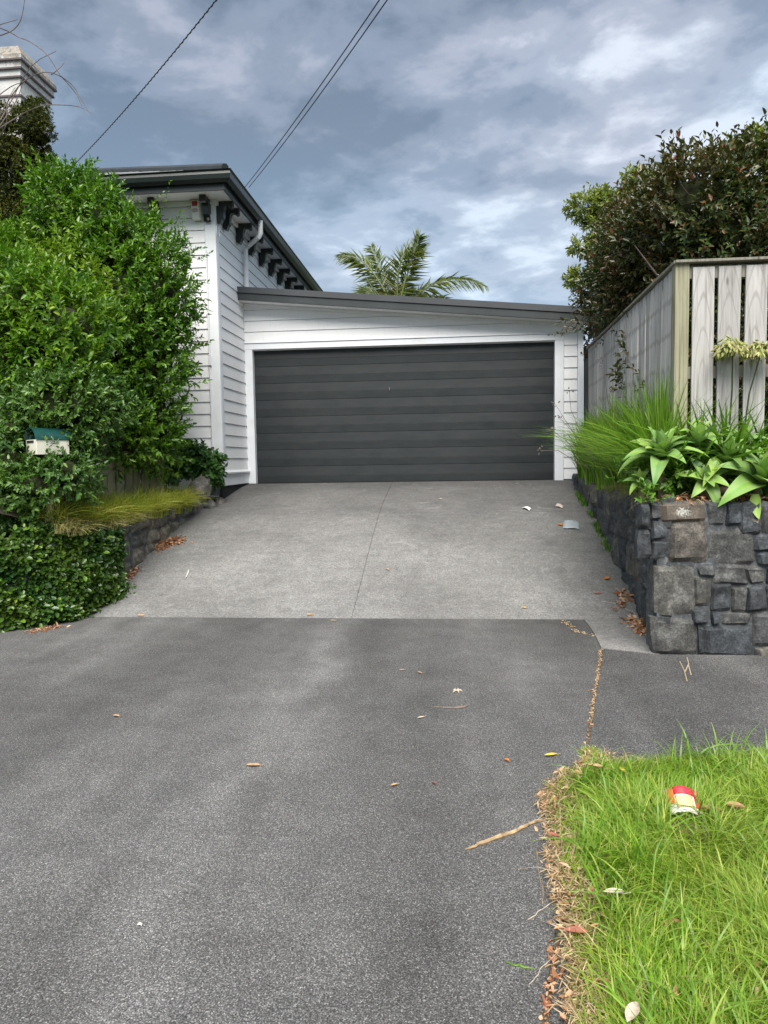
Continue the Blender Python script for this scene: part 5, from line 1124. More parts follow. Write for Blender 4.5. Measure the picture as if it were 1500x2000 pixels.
agave(1440, 955, 5.66, 0.15, 10, 'little dark agave rosette beside the end of the cut log', (0.0, -0.8, 0.6), 8)
# one long leaf hanging over the wall
l = bpy.data.objects.new('leaf', AL[1]); COL.objects.link(l); par = [o for o in bpy.data.objects if o.get('label', '').startswith('large blue-green')][0]; l.parent = par
pp = Vector(at(1478, 965, 5.44))-par.location; l.matrix_local = Matrix.Translation(pp) @ Matrix.Rotation(math.radians(-88), 4, 'X') @ Matrix.Diagonal((0.22, 0.19, 0.22, 1))
# ground cover weeds and dead leaves in the bed
wd = empty('bed_weeds', (2.1, 5.7, 1.12), 'low leafy weeds growing between the agaves along the wall top', 'weeds')
foliage('foliage', wd, MSTRAP2, [bl(1262, 968, 5.50, 16, 18, 14), bl(1330, 930, 5.75, 55, 30, 40), bl(1420, 930, 5.8, 60, 28, 40), bl(1500, 900, 5.85, 40, 40, 40), bl(1230, 930, 5.9, 30, 20, 30), bl(1350, 880, 5.9, 50, 28, 30)], 330, 0.09, 8, 0.05, 0.020, seed=91, up=0.7, lo=0.2, hi=1.0)
lit = empty('bed_litter', (2.1, 5.6, 1.14), 'dead brown leaves and stalks lying on the wall top under the agaves', 'leaf litter')
def litter(name, parent, P, ln, wd_, mat, seed, flat=0.35):
    rng = np.random.default_rng(seed); n = len(P); D = unit(np.stack([rng.normal(0, 1, n), rng.normal(0, 1, n), rng.normal(0, flat, n)], 1)); Nn = unit(np.array([0, 0, 1.0])+rng.normal(0, flat, (n, 3)))
    V, F = leaves_mesh(P, D, Nn, ln, wd_, fold=0.3, droop=0.25, rng=rng); me = npmesh(name, V, F); me.materials.append(mat); o = link(name, me, parent); o['kind'] = 'stuff'; return o
rng = np.random.default_rng(92); n = 420; X = rng.uniform(1.62, 2.9, n); P = np.stack([X, 5.48+rng.random(n)*0.35, 1.165+0.03*rng.random(n)], 1)
litter('dead_leaves', lit, P, rng.uniform(0.03, 0.09, n), rng.uniform(0.008, 0.03, n), MDRY, 93)
n = 60; P = np.stack([rng.uniform(1.6, 2.4, n), 5.5+rng.random(n)*0.25, np.full(n, 1.17)], 1); litter('dead_stalks', lit, P, rng.uniform(0.08, 0.2, n), np.full(n, 0.008), MSTRAW, 94)
p0 = at(1436, 962, 5.50)
lo_ = empty('cut_log', tuple(p0), 'short cut log lying on the wall top under the agaves', 'log')
q = MB(); q.tube([p0, p0+np.array([-0.03, 0.10, 0.0]), p0+np.array([-0.16, 0.22, 0.0])], [0.040, 0.043, 0.04], 12); q.build('bark', MBARK, lo_, smooth=True)
q = MB(); q.tube([p0+np.array([0.003, -0.006, 0]), p0+np.array([0.0, 0.004, 0])], [0.032, 0.036], 12); q.build('cut_face', simple('log_end', (0.22, 0.15, 0.10), 0.9, 0.4, 60), lo_)
q = MB(); q.tube([p0+np.array([0.004, -0.009, 0]), p0+np.array([0.0, 0.0, 0])], [0.010, 0.012], 8); q.build('heartwood', MSOIL, lo_)
# green weeds along the foot of the right wall
wb = empty('wall_foot_weeds', (1.74, 8.8, zd(8.8)), 'bright green grassy weeds along the foot of the right wall by the driveway', 'weeds')
rng = np.random.default_rng(95); n = 1500; Y = rng.uniform(7.9, 10.3, n); Y = Y[(np.sin(Y*5.3)+np.sin(Y*11.7+1)) > rng.normal(-0.3, 0.4, n)]; n = len(Y); P = np.stack([np.interp(Y, SY, SX)-0.0-np.abs(rng.normal(0, 0.03, n)), Y, np.interp(Y, DY, DZ)], 1)
grass('blades', wb, MSTRAP2, P, rng.uniform(0.03, 0.10, n), np.full(n, 0.007), rng.uniform(0.2, 1.1, n), 96, 3, 0.9)

# ------------------------------------------------------------------ verge
edge = [(1158, 1478), (1140, 1500), (1100, 1520), (1068, 1552), (1060, 1580), (1080, 1640), (1082, 1690), (1092, 1740), (1100, 1790), (1112, 1860), (1112, 1930), (1125, 2000), (1135, 2120), (1150, 2300)]
E2 = np.array([atZ(x, y, 0.0)[:2] for x, y in edge]); top = np.array([atZ(x, y, 0)[:2] for x, y in ((1200, 1496), (1260, 1492), (1340, 1482), (1420, 1480), (1500, 1480), (1700, 1478), (2200, 1478))])
vb = tag(empty('grass_verge', (1.5, 2.5, 0)), 'long unmown grass verge between footpath and road with dry leaves at its edge', kind='structure')
poly = list(E2[::-1])+list(top)+[np.array([8.0, 3.5]), np.array([8.0, -1.9]), np.array([0.25, -1.9])]
q = MB(); q.prism([(p[0], p[1], 0.012) for p in poly], (0, 0, -0.05)); q.build('thatch', MTHATCH, vb)
def inside(X, Y, poly):
    n = len(poly); c = np.zeros(len(X), bool); j = n-1
    for i in range(n):
        a, b = poly[i], poly[j]
        m_ = ((a[1] > Y) != (b[1] > Y)) & (X < (b[0]-a[0])*(Y-a[1])/(b[1]-a[1]+1e-12)+a[0]); c ^= m_; j = i
    return c
def edist(X, Y):
    d = np.full(len(X), 9.0)
    Q = np.concatenate([E2[::-1], top])
    for a, b in zip(Q[:-1], Q[1:]):
        ab = b-a; t = (((X-a[0])*ab[0]+(Y-a[1])*ab[1])/(ab@ab)).clip(0, 1); d = np.minimum(d, np.hypot(X-a[0]-t*ab[0], Y-a[1]-t*ab[1]))
    return d
rng = np.random.default_rng(101); n = 105000; X = rng.uniform(0.2, 3.0, n); Y = rng.uniform(1.25, 3.7, n)
vis = (X < 0.62+0.42*Y+0.35) & inside(X, Y, poly); X = X[vis]; Y = Y[vis]; ed = edist(X, Y); left = np.interp(Y, E2[::-1, 1], E2[::-1, 0]); dl = X-left
cl_ = 0.5+0.5*np.sin(X*7+2*np.sin(Y*5))*np.sin(Y*6.3+X*3); pk = rng.random(len(X)) < np.clip(0.16+np.minimum(dl/0.19, ed/0.10), 0, 1)*(0.62+0.38*cl_); cpt = at(1340, 1590, 2.80); pk &= ((X-cpt[0])/0.085)**2+((Y-cpt[1]+0.02)/0.09)**2 > 1; X, Y, ed, cl_, dl = X[pk], Y[pk], ed[pk], cl_[pk], dl[pk]
n = len(X); P = np.stack([X, Y, np.full(n, 0.010)], 1); H = (0.035+0.075*np.clip(ed/0.25, 0, 1)*(0.4+cl_))*rng.uniform(0.5, 1.45, n)
sway = np.stack([np.sin(X*9+Y*4)+rng.normal(0, 0.9, n), np.cos(Y*8-X*5)+rng.normal(0, 0.9, n), np.zeros(n)], 1)
grass('blades', vb, MVERGE, P, H*1.1, rng.uniform(0.0028, 0.0062, n), rng.uniform(0.2, 1.2, n), 102, 4, 1.0, sway)
n = 5200; i = rng.integers(0, len(X), n); P = np.stack([X[i], Y[i], np.full(n, 0.01)], 1); ok = (dl[i] > 0.10) & (np.sin(X[i]*8+1)*np.sin(Y[i]*7) > -0.35)
D = np.stack([rng.normal(0, 1, n), rng.normal(0, 1, n), np.zeros(n)], 1)
grass('long_blades', vb, MSTRAP, P[ok], rng.uniform(0.10, 0.24, ok.sum()), rng.uniform(0.0055, 0.010, ok.sum()), rng.uniform(0.3, 1.3, ok.sum()), 103, 5, 1.1, D[ok])
i = rng.integers(0, len(X), 9000); i = i[(rng.random(9000) < np.clip(1.15-dl[i]/0.5, 0.16, 1))]; P = np.stack([X[i]+rng.normal(0, .01, len(i)), Y[i], np.full(len(i), 0.012)], 1)
grass('dry_blades', vb, MSTRAW, P, rng.uniform(0.03, 0.10, len(i)), rng.uniform(0.002, 0.004, len(i)), rng.uniform(0.6, 1.6, len(i)), 109, 3, 1.0)
# straw and dry leaves along its edge
n = 4000; t = rng.random(n)*(len(E2)-2); k = t.astype(int); fr_ = (t-k)[:, None]; P2 = E2[k]*(1-fr_)+E2[k+1]*fr_; P2[:, 0] += rng.gamma(1.6, 0.046, n)-0.025; P2 += rng.normal(0, 0.010, (n, 2))
P = np.concatenate([P2, (0.012+0.02*rng.random(n))[:, None]], 1)
litter('straw', vb, P, rng.uniform(0.012, 0.05, n), rng.uniform(0.0015, 0.004, n), MSTRAW, 104, 0.5)
n = 380; i = rng.integers(0, len(P), n); litter('dead_leaves', vb, P[i]+rng.normal(0, 0.012, (n, 3))*np.array([1, 1, 0]), rng.uniform(0.010, 0.040, n), rng.uniform(0.004, 0.016, n), MDRY, 105, 0.5)
n = 330; Xl = rng.uniform(0.4, 2.0, n); Yl = rng.uniform(1.7, 3.5, n); P = np.stack([Xl, Yl, rng.uniform(0.02, 0.055, n)], 1); P = P[inside(Xl, Yl, poly)]; litter('fallen_leaves', vb, P, rng.uniform(0.02, 0.05, len(P)), rng.uniform(0.012, 0.026, len(P)), MDRY, 106, 0.6)
# tuft growing in the joint
tf = empty('joint_tuft', tuple(atZ(1155, 1475, 0)), 'small tuft of grass growing in the path joint at the corner of the verge', 'grass tuft')
n = 900; c = atZ(1155, 1480, 0); P = np.stack([c[0]+rng.normal(0, 0.022, n), c[1]+rng.uniform(-0.10, 0.10, n), np.zeros(n)], 1); P[:, 0] += (P[:, 1]-c[1])*0.1
grass('blades', tf, MVERGE, P, rng.uniform(0.015, 0.045, n), np.full(n, 0.003), rng.uniform(0.2, 1.2, n), 107, 3, 1.0)
n = 260; i = rng.integers(0, len(P), n); litter('straw', tf, P[i]+np.array([0, 0, 0.012]), rng.uniform(0.01, 0.035, n), np.full(n, 0.004), MSTRAW, 108, 0.4)

# ------------------------------------------------------------------ joint filler, leaf piles
jf = tag(empty('joint_filler', (1.0, 5.0, 0)), 'sand and leaf crumbs filling the joint between crossing and footpath', kind='structure')
q = MB(); q.prism([(jx(-2)-0.02, -2, -0.012), (jx(-2)+0.02, -2, -0.012), (jx(5.62)+0.02, 5.62, -0.012), (jx(5.62)-0.02, 5.62, -0.012)], (0, 0, -0.03)); q.build('sand', simple('joint_sand', (0.13, 0.115, 0.09), 0.95, 0.5, 40, 0.2, bump=0.6), jf)
rng = np.random.default_rng(111)
def crumbs(Y0, Y1, n, w=0.009, col=MSTRAW): Y = rng.uniform(Y0, Y1, n); return np.stack([jx(Y)+rng.normal(0, w, n), Y, rng.uniform(-0.008, 0.006, n)], 1)
P = crumbs(4.0, 5.6, 520, 0.006); litter('crumbs', jf, P, rng.uniform(0.005, 0.018, len(P)), rng.uniform(0.002, 0.007, len(P)), MSTRAW, 112, 0.4)
P = np.concatenate([crumbs(3.7, 5.6, 90, 0.012), crumbs(1.5, 2.15, 150, 0.010)]); litter('leaf_crumbs', jf, P, rng.uniform(0.008, 0.03, len(P)), rng.uniform(0.006, 0.014, len(P)), MDRY, 113, 0.5)
n = 110; t = rng.random(n); a, b, c = (atZ(*v)[:2] for v in ((1100, 1212), (1125, 1234), (1165, 1243))); cv = np.where(t[:, None] < .5, a+(b-a)*t[:, None]*2, b+(c-b)*(t[:, None]-.5)*2)+rng.normal(0, 0.014, (n, 2)); litter('crack_crumbs', jf, np.concatenate([cv, np.full((n, 1), 0.006)], 1), rng.uniform(0.008, 0.03, n), rng.uniform(0.004, 0.012, n), MSTRAW, 114, 0.3)
def pile(label, pts, n, spread, hgt, ls, seed, name='leaf_pile'):
    # heap of dry leaves along a line of drive points
    rng = np.random.default_rng(seed); Q = np.array(pts, float); o = empty(name, tuple(Q[0]), label, 'leaf pile'); t = rng.random(n)*(len(Q)-1); k = np.minimum(t.astype(int), len(Q)-2); f = (t-k)[:, None]
    P = Q[k]*(1-f)+Q[k+1]*f; off = rng.normal(0, spread, (n, 2)); P[:, :2] += off; P[:, 2] = np.interp(P[:, 1], DY, DZ)+0.006+hgt*rng.random(n)*np.exp(-(off**2).sum(1)/(spread**2)*0.7)
    o2 = litter('leaves', o, P, rng.uniform(*ls, n), rng.uniform(ls[0]*0.45, ls[1]*0.45, n), MDRY, seed+1, 0.5); return o
pile('heap of tan dry leaves against the low wall, halfway up the driveway', [ondrive(305, 1074), ondrive(330, 1062), ondrive(350, 1056)], 480, 0.055, 0.06, (0.025, 0.055), 121)
pile('thin drift of orange-brown leaves along the lower left edge of the driveway', [ondrive(176, 1197), ondrive(200, 1176), ondrive(238, 1140), ondrive(270, 1110)], 430, 0.028, 0.04, (0.022, 0.05), 123)
pile('heap of orange dry leaves at the foot of the right stone wall corner', [ondrive(1232, 1212), ondrive(1246, 1222), ondrive(1258, 1240)], 170, 0.045, 0.05, (0.03, 0.065), 125)
pile('few rusty leaves gathered beside the wall above the larger heap', [ondrive(1205, 1168), ondrive(1226, 1160), ondrive(1212, 1195)], 46, 0.05, 0.03, (0.035, 0.075), 127)
pile('dark rotting leaves at the foot of the creeping fig', [at(60, 1222, 5.95)*np.array([1, 1, 0]), at(110, 1212, 6.15)*np.array([1, 1, 0])], 90, 0.04, 0.02, (0.02, 0.045), 129)

# single fallen leaves
def single_leaf(p, L_, W_, ang, mat, label, curl=0.4, name='fallen_leaf', grp='dry leaves lying singly on the concrete'):
    V = []; F = []; nu, nv_ = 4, 7
    for j in range(nv_+1):
        t = j/nv_; w = W_/2*math.sin(math.pi*min(1, t*0.97+0.02))**0.75
        for i in range(nu+1): u = 2*i/nu-1; V.append((u*w*math.cos(curl*abs(u)), (t-.5)*L_, 0.004+w*abs(u)*math.sin(curl)+curl*0.25*L_*(t-.5)**2*2))
    for j in range(nv_):
        for i in range(nu): k = j*(nu+1)+i; F.append((k, k+1, k+nu+2, k+nu+1))
    q = MB(); q.v = V; q.f = F; q.tube([(0, -L_/2-L_*0.25, 0.008), (0, -L_/2, 0.004), (0, L_*0.3, 0.006)], [0.0012, 0.0014, 0.0008], 4)
    me = bpy.data.meshes.new(name); me.from_pydata(q.v, [], q.f); me.polygons.foreach_set('use_smooth', [True]*len(me.polygons)); me.materials.append(mat)
    o = bpy.data.objects.new(name, me); COL.objects.link(o); sl_ = math.atan2(zd(p[1]+.05)-zd(p[1]-.05), 0.1)
    o.location = Vector(p)+Vector((0, 0, 0.002)); o.rotation_euler = Matrix.Rotation(sl_, 3, 'X').to_4x4().to_3x3().to_euler(); o.rotation_euler = (Matrix.Rotation(sl_, 3, 'X') @ Matrix.Rotation(ang, 3, 'Z')).to_euler()
    return tag(o, label, 'leaf', grp)
MO = simple('orange_leaf', (0.50, 0.20, 0.045), 0.6, 0.35, 40); MY = simple('yellow_leaf', (0.55, 0.40, 0.06), 0.6, 0.35, 40); MT_ = simple('tan_leaf', (0.46, 0.29, 0.15), 0.7, 0.3, 40); MRB = simple('rust_leaf', (0.30, 0.11, 0.07), 0.7, 0.3, 40); MPAL = simple('pale_bark', (0.55, 0.47, 0.36), 0.8, 0.3, 60)
for (x, y, L_, W_, a, mt, lb) in ((227, 1400, .05, .028, 1.2, MT_, 'tan curled leaf alone on the left of the dark crossing'), (495, 1497, .072, .03, 1.6, MT_, 'long tan leaf lying crosswise left of centre on the dark crossing'), (1076, 1477, .07, .03, 1.9, MY, 'yellow leaf near the top corner of the grass verge'),
                            (990, 1486, .035, .022, 0.4, MO, 'small orange leaf left of the yellow leaf near the verge'), (820, 1315, .045, .02, 0.6, MT_, 'small brown curled leaf right of the tiny pair on the upper crossing'), (785, 1310, .04, .018, 1.9, MT_, 'faint tan leaf fragment on the upper crossing'), (822, 1403, .05, .018, 2.2, MPAL, 'pale bark flake left of the thin twig'),
                            (1185, 1131, .085, .055, 2.3, MO, 'bright orange leaf on the right side of the driveway'), (1167, 1160, .075, .03, 1.6, MRB, 'rusty red leaf just below the bright orange one'), (605, 1202, .06, .03, 1.5, MT_, 'tan leaf on the seam left of the driveway joint'), (275, 1204, .09, .035, 1.6, MT_, 'pale tan leaf at the bottom left corner of the driveway'),
                            (1024, 1188, .05, .03, 1.4, MY, 'yellowish leaf near the lower right of the driveway'), (650, 1213, .05, .02, 1.5, MPAL, 'pale leaf just below the seam right of the tan one'), (757, 1113, .04, .03, 0.8, MT_, 'tan leaf on the driveway beside the centre joint'), (860, 975, .05, .03, 1, MPAL, 'tiny pale scrap high on the driveway'),
                            (1095, 1026, .085, .05, 1.2, MO, 'orange leaf touching the clear plastic packet'), (770, 1536, .04, .02, 2.2, MT_, 'faint tan leaf in the middle of the crossing'), (848, 1532, .03, .015, .5, MRB, 'small reddish leaf right of the faint tan one on the crossing')):
    single_leaf(ondrive(x, y), L_, W_, a, mt, lb, random.uniform(0.3, 0.7))
# star shaped seed on the crossing
c = atZ(893, 1351, 0); sd_o = empty('dry_flower', tuple(c), 'tiny pale star-shaped dry flower on the crossing above the thin twig', 'flower')
q = MB()
for k in range(5): a = k*1.257; q.tube([c+np.array([0, 0, .008]), c+np.array([.02*math.cos(a), .02*math.sin(a), .012]), c+np.array([.035*math.cos(a), .035*math.sin(a), .003])], [.003, .006, .002], 5)
q.build('petal', MPAL, sd_o)
def stick(label, pts, r, mat, name='stick', cat='stick', seed=1):
    rs = random.Random(seed); P3 = [ondrive(x, y)+np.array([0, 0, rr*0.8]) for (x, y), rr in zip(pts, r)]; fine = []; fr2 = []
    for i in range(len(P3)-1):
        for t in np.linspace(0, 1, 5, endpoint=False): fine.append(P3[i]*(1-t)+P3[i+1]*t+np.array([rs.uniform(-.002, .002), rs.uniform(-.003, .003), rs.uniform(0, .002)])); fr2.append((r[i]*(1-t)+r[i+1]*t)*rs.uniform(0.85, 1.15))
    fine.append(P3[-1]); fr2.append(r[-1]); q = MB(); q.tube(fine, fr2, 7); o = q.build(name, mat, None, smooth=True); c = Vector(P3[0]); o.data.transform(Matrix.Translation(-c)); o.location = c; return tag(o, label, cat)
MST = simple('stick_bark', (0.36, 0.26, 0.15), 0.8, 0.55, 30, 0.2, bump=0.7)
stick('long peeling brown stick reaching from the crossing into the grass verge', [(910, 1661), (940, 1650), (975, 1637), (1000, 1630), (1030, 1614), (1060, 1602), (1085, 1592), (1112, 1585)], [0.003, 0.0075, 0.009, 0.008, 0.0065, 0.005, 0.004, 0.003], MST)
stick('thin brown twig lying crosswise on the crossing', [(848, 1381), (880, 1384), (905, 1383), (917, 1377)], [0.002, 0.005, 0.007, 0.002], simple('twig_brown', (0.22, 0.17, 0.13), 0.8, 0.3, 30), 'twig', 'twig')
stick('thin pale grass stalk trailing from the leaf heap by the right wall', [(1175, 1174), (1205, 1180), (1240, 1198)], [0.0015, 0.002, 0.0015], MPAL, 'stalk', 'stalk')
stick('thin dry vine stem along the left edge of the verge', [(1048, 1660), (1052, 1700), (1060, 1740), (1060, 1765)], [0.0012]*4, MST, 'stalk', 'stalk')
stick('dry stalk lying across the joint at the verge edge', [(1032, 1798), (1055, 1780), (1085, 1758)], [0.0015]*3, MPAL, 'stalk', 'stalk')
stick('green grass stalk crossing the joint near the bottom', [(990, 1882), (1020, 1890), (1045, 1893)], [0.0015, 0.004, 0.001], MSTRAP, 'stalk', 'stalk')
stick('long dry stalk above the green grass blade near the bottom joint', [(1035, 1925), (1060, 1890), (1092, 1858)], [0.0013]*3, MPAL, 'stalk', 'stalk')
stick('green seed stalk lying low by the bottom of the verge', [(1060, 1978), (1090, 1972), (1130, 1965)], [0.0015, 0.0025, 0.001], MSTRAP, 'stalk', 'stalk')
# weeds at wall base, stalks
wk = empty('path_weed', tuple(atZ(1340, 1325, 0)), 'thin dry forked weed stalk on the footpath below the stone wall', 'weed'); q = MB()
for pts in ([(1342, 1330), (1336, 1308), (1328, 1292)], [(1338, 1312), (1345, 1296), (1342, 1284)], [(1350, 1318), (1345, 1300)]): q.tube([atZ(x, y, 0.004) for x, y in pts], 0.003, 4)
q.build('stalk', MSTRAW, wk)
# plastic packet, scraps
def m_clear():
    q = MT('clear_plastic'); q.col((0.55, 0.60, 0.64)); q.rough(0.15); q.spec(0.7); q.b.inputs['Alpha'].default_value = 0.55; return q.m
def sheet(name, cs, mat, label, cat, amp=0.006, nu=8, nv=5, lift=0.004, seed=0):
    V = []; F = []; cs = [np.array(c) for c in cs]
    for j in range(nv+1):
        for i in range(nu+1):
            u, v = i/nu, j/nv; p = cs[0]*(1-u)*(1-v)+cs[1]*u*(1-v)+cs[2]*u*v+cs[3]*(1-u)*v
            V.append(p+np.array([0, 0, lift+amp*(0.5+0.5*noise.noise(Vector((u*5+seed, v*4, seed))))+amp*0.8*math.sin(math.pi*u)]))
    for j in range(nv):
        for i in range(nu): k = j*(nu+1)+i; F.append((k, k+1, k+nu+2, k+nu+1))
    c = sum(cs)/4; me = bpy.data.meshes.new(name); me.from_pydata([tuple(v-c) for v in V], [], F); me.polygons.foreach_set('use_smooth', [True]*len(F)); me.materials.append(mat)
    o = bpy.data.objects.new(name, me); COL.objects.link(o); o.location = Vector(c); md = o.modifiers.new('t', 'SOLIDIFY'); md.thickness = 0.0015; return tag(o, label, cat)
sheet('plastic_packet', [ondrive(1099, 1034), ondrive(1132, 1035), ondrive(1131, 1020), ondrive(1100, 1018)], m_clear(), 'empty clear plastic packet lying on the right side of the driveway', 'packet', 0.015)
pin = sheet('paper_slip', [ondrive(1102, 1031), ondrive(1127, 1032), ondrive(1127, 1026), ondrive(1102, 1025)], simple('pale_blue_paper', (0.55, 0.62, 0.70), 0.5), 'pale blue paper slip showing inside the clear packet', 'paper', 0.002)
sheet('paper_scrap', [ondrive(1019, 994), ondrive(1034, 999), ondrive(1038, 995), ondrive(1024, 992)], simple('white_paper', (0.8, 0.8, 0.78), 0.6), 'small white paper scrap high on the right of the driveway', 'paper scrap', 0.02, seed=2)
sheet('cardboard_scrap', [ondrive(1084, 990), ondrive(1098, 994), ondrive(1101, 990), ondrive(1088, 984)], simple('pinkish_card', (0.60, 0.50, 0.42), 0.7), 'pinkish torn cardboard scrap near the top right of the driveway', 'cardboard', 0.012, seed=3)
sheet('white_feather', [ondrive(362, 1130), ondrive(365, 1128), ondrive(370, 1117), ondrive(368, 1112)], simple('white_down', (0.55, 0.55, 0.53), 0.8), 'small white feather on the lower left of the driveway', 'feather', 0.006, seed=4)
sheet('white_chip', [atZ(268, 1810), atZ(277, 1811), atZ(279, 1807), atZ(270, 1806)], simple('chip_white', (0.8, 0.74, 0.62), 0.7), 'tiny cream chip on the lower left of the crossing', 'chip', 0.004, seed=5)
# food wrapper on the grass: a crushed open carton
wr = empty('food_carton', tuple(at(1340, 1570, 2.86)), 'crushed red white and yellow snack carton lying in the verge grass', 'carton')
MRc = simple('carton_red', (0.62, 0.035, 0.06), 0.45, 0.1, 30); MWc = simple('carton_white', (0.78, 0.75, 0.68), 0.5, 0.08, 30); MYc = simple('carton_yellow', (0.74, 0.62, 0.30), 0.5, 0.1, 30)
def strip(name, u0, u1, v0, v1, mat, off=0.0):
    # carton wall in picture-like coordinates: an arched sheet standing in the grass, u along its length, v up its face
    def S_(u, v):
        base = at(1308+u*66, 1590-14*math.sin(math.pi*min(1, u*1.1))-v*30+u*2, 2.86); d = 0.05*math.sin(math.pi*u)
        return base+np.array([0.0, -d*0.5+0.075*v, 0.0])+np.array([0, -off, off*0.4])
    V = []; F = []; nu, nv_ = 10, 4
    for j in range(nv_+1):
        for i in range(nu+1): u = u0+(u1-u0)*i/nu; v = v0+(v1-v0)*j/nv_; V.append(tuple(S_(u, v)))
    for j in range(nv_):
        for i in range(nu): k = j*(nu+1)+i; F.append((k, k+1, k+nu+2, k+nu+1))
    me = bpy.data.meshes.new(name); me.from_pydata(V, [], F); me.materials.append(mat); me.polygons.foreach_set('use_smooth', [True]*len(F)); o = link(name, me, wr); md = o.modifiers.new('t', 'SOLIDIFY'); md.thickness = 0.0015; return o
strip('wall', 0.0, 1.0, -0.05, 1.0, MWc); strip('red_band', 0.20, 1.0, 0.70, 1.02, MRc, 0.002); strip('red_side', 0.80, 1.0, 0.25, 0.70, MRc, 0.002); strip('yellow_panel', 0.22, 0.72, 0.15, 0.66, MYc, 0.002); strip('orange_side', 0.03, 0.2, 0.35, 1.0, simple('carton_orange', (0.62, 0.16, 0.05), 0.5), 0.002)
for (x, y, Yq, lb) in ((1390, 1588, 2.86, 'rounded tan mushroom-like leaf right beside the snack carton'), (1435, 1582, 2.86, 'tan curled leaf further right of the snack carton')):
    p = at(x, y, Yq); o = single_leaf(p, 0.075, 0.055, 1.3, MT_, lb, 1.1, grp=None)
for (x, y, a, lb, mt, L_) in ((1268, 1560, 0.5, 'red-orange leaf in the grass left of the snack carton', MO, .05), (1125, 1825, 1.5, 'long reddish leaf at the left edge of the verge grass', MRB, .075), (1082, 1635, 1.0, 'dark red curled leaf where the stick enters the grass', MRB, .05), (1200, 1748, 1.6, 'pale tan leaf lying in the middle of the verge grass', MPAL, .07), (1162, 1500, 1.2, 'large tan leaf at the top corner of the verge', MT_, .08), (1215, 1508, 0.4, 'yellow-tan leaf just right of the verge corner', MY, .06), (1235, 1985, 2.6, 'pale upright leaf in the grass at the bottom edge', MPAL, .08), (1310, 1808, 2.0, 'brown leaf deep in the middle of the verge', MRB, .06)):
    p = atZ(x, y, 0.075 if x > 1150 else 0.035); single_leaf(p, L_, L_*0.5, a, mt, lb, 0.6, grp=None)
# ------------------------------------------------------------------ letterbox
lb_ = empty('letterbox', tuple(at(72, 887, 6.2)), 'cream letterbox with a rounded dark green roof set into the hedge at the left edge', 'letterbox')
C0 = at(72, 888, 6.22); a1_ = np.array([-0.82, 0.57, 0]); a2_ = np.array([0.57, 0.82, 0]); hb = 0.14; wbx, lbx = 0.22, 0.31; Z1 = np.array([0, 0, 1.0])
MCR = simple('cream_paint', (0.72, 0.69, 0.58), 0.5, 0.12, 12, 0.4); MGN = simple('green_roof_paint', (0.010, 0.062, 0.055), 0.35, 0.25, 14, 0.5)
q = MB(); q.prism([C0, C0+a1_*wbx, C0+a1_*wbx+a2_*lbx, C0+a2_*lbx], Z1*hb); q.build('box', MCR, lb_, 0.003)
arc = [(math.cos(t), math.sin(t)) for t in np.linspace(0, math.pi, 13)]
def roofring(s, r, dz=0): c = C0+a1_*wbx/2+a2_*s+Z1*(hb+0.002+dz); return [c-a1_*r*x+Z1*r*0.92*y for x, y in arc]
q = MB(); R0 = roofring(-0.012, 0.122); R1_ = roofring(lbx+0.02, 0.122); Ri0 = roofring(-0.012, 0.116); Ri1 = roofring(lbx+0.02, 0.116)
n13 = 13; q.add(R0+R1_+Ri0+Ri1, [(i, i+1, n13+i+1, n13+i) for i in range(12)]+[(26+i, 26+n13+i, 26+n13+i+1, 26+i+1) for i in range(12)]+[(i, 26+i, 27+i, i+1) for i in range(12)]+[(13+i, 14+i, 40+i, 39+i) for i in range(12)]); q.build('roof', MGN, lb_)
q = MB(); q.add(roofring(lbx, 0.117)+[C0+a1_*wbx/2+a2_*lbx+Z1*hb], [tuple(range(13))]); q.build('back_plate', MGN, lb_)
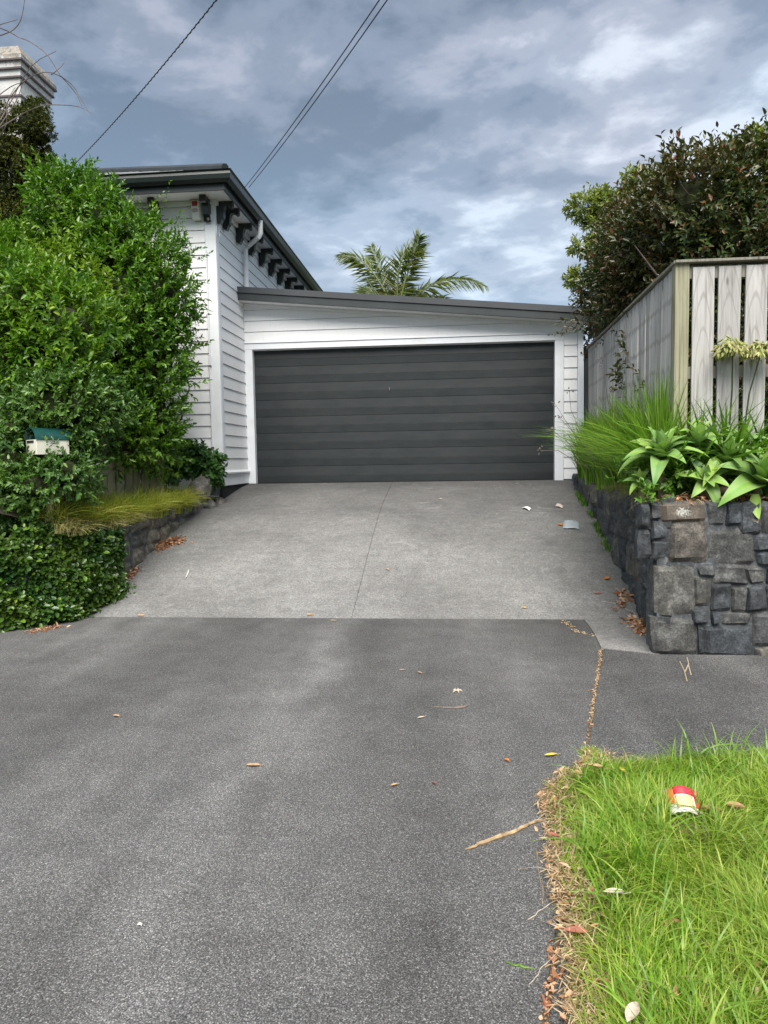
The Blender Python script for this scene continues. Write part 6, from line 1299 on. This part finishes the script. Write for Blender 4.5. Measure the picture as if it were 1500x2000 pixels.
q = MB(); q.prism([C0+a2_*(lbx*0.42)+Z1*0.105-a1_*0.002, C0+a2_*(lbx*0.68)+Z1*0.105-a1_*0.002, C0+a2_*(lbx*0.68)+Z1*0.128-a1_*0.002, C0+a2_*(lbx*0.42)+Z1*0.128-a1_*0.002], -a1_*0.003); q.build('name_plate', simple('grey_plate', (0.30, 0.30, 0.30), 0.4, 0.2, 40), lb_)
q = MB(); q.prism([C0+a1_*0.05+Z1*0.112-a2_*0.002, C0+a1_*0.19+Z1*0.112-a2_*0.002, C0+a1_*0.19+Z1*0.134-a2_*0.002, C0+a1_*0.05+Z1*0.134-a2_*0.002], -a2_*0.003); q.build('slot', MCHAR, lb_)
q = MB(); pc_ = C0+a1_*0.11+a2_*0.15; q.box(pc_[0]-.04, pc_[0]+.04, pc_[1]-.04, pc_[1]+.04, 0.8, C0[2]-0.003); q.build('post', MOLDW, lb_)
# ------------------------------------------------------------------ overhead wires
MWI = simple('black_cable', (0.03, 0.03, 0.035), 0.5)
def wire(label, A, B, r, sag, twist=0):
    A = np.array(A); B = np.array(B); q = MB(); n = 70; t = np.linspace(0, 1, n)
    P = [A+(B-A)*x-np.array([0, 0, sag*4*x*(1-x)]) for x in t]
    q.tube(P, r, 6)
    if twist:
        n2 = 700; tt = np.linspace(0, 1, n2); ph = tt*twist; d = unit(B-A); u = unit(np.cross(d, [0, 0, 1.0])); v = np.cross(d, u)
        q.tube([A+(B-A)*x-np.array([0, 0, sag*4*x*(1-x)])+(u*math.cos(p)+v*math.sin(p))*r*1.1 for x, p in zip(tt, ph)], r*0.8, 4)
    o = q.build('overhead_wire', MWI, None, smooth=True); o.data.transform(Matrix.Translation(-Vector(A))); o.location = Vector(A); return tag(o, label, 'wire', 'overhead wires to the house')
def far(x, y, Y): return at(x, y, Y)
wire('single twisted overhead wire running to the left side of the house roof', far(148, 318, 11.5), far(462, -50, 7.0), 0.0058, 0.06, 330)
wire('left one of two thin overhead wires meeting at the gutter', far(478, 366, 12.5), far(768, -40, 7.0), 0.0065, 0.05)
wire('right one of two thin overhead wires meeting at the gutter', far(486, 366, 12.5), far(784, -40, 7.0), 0.0065, 0.05)
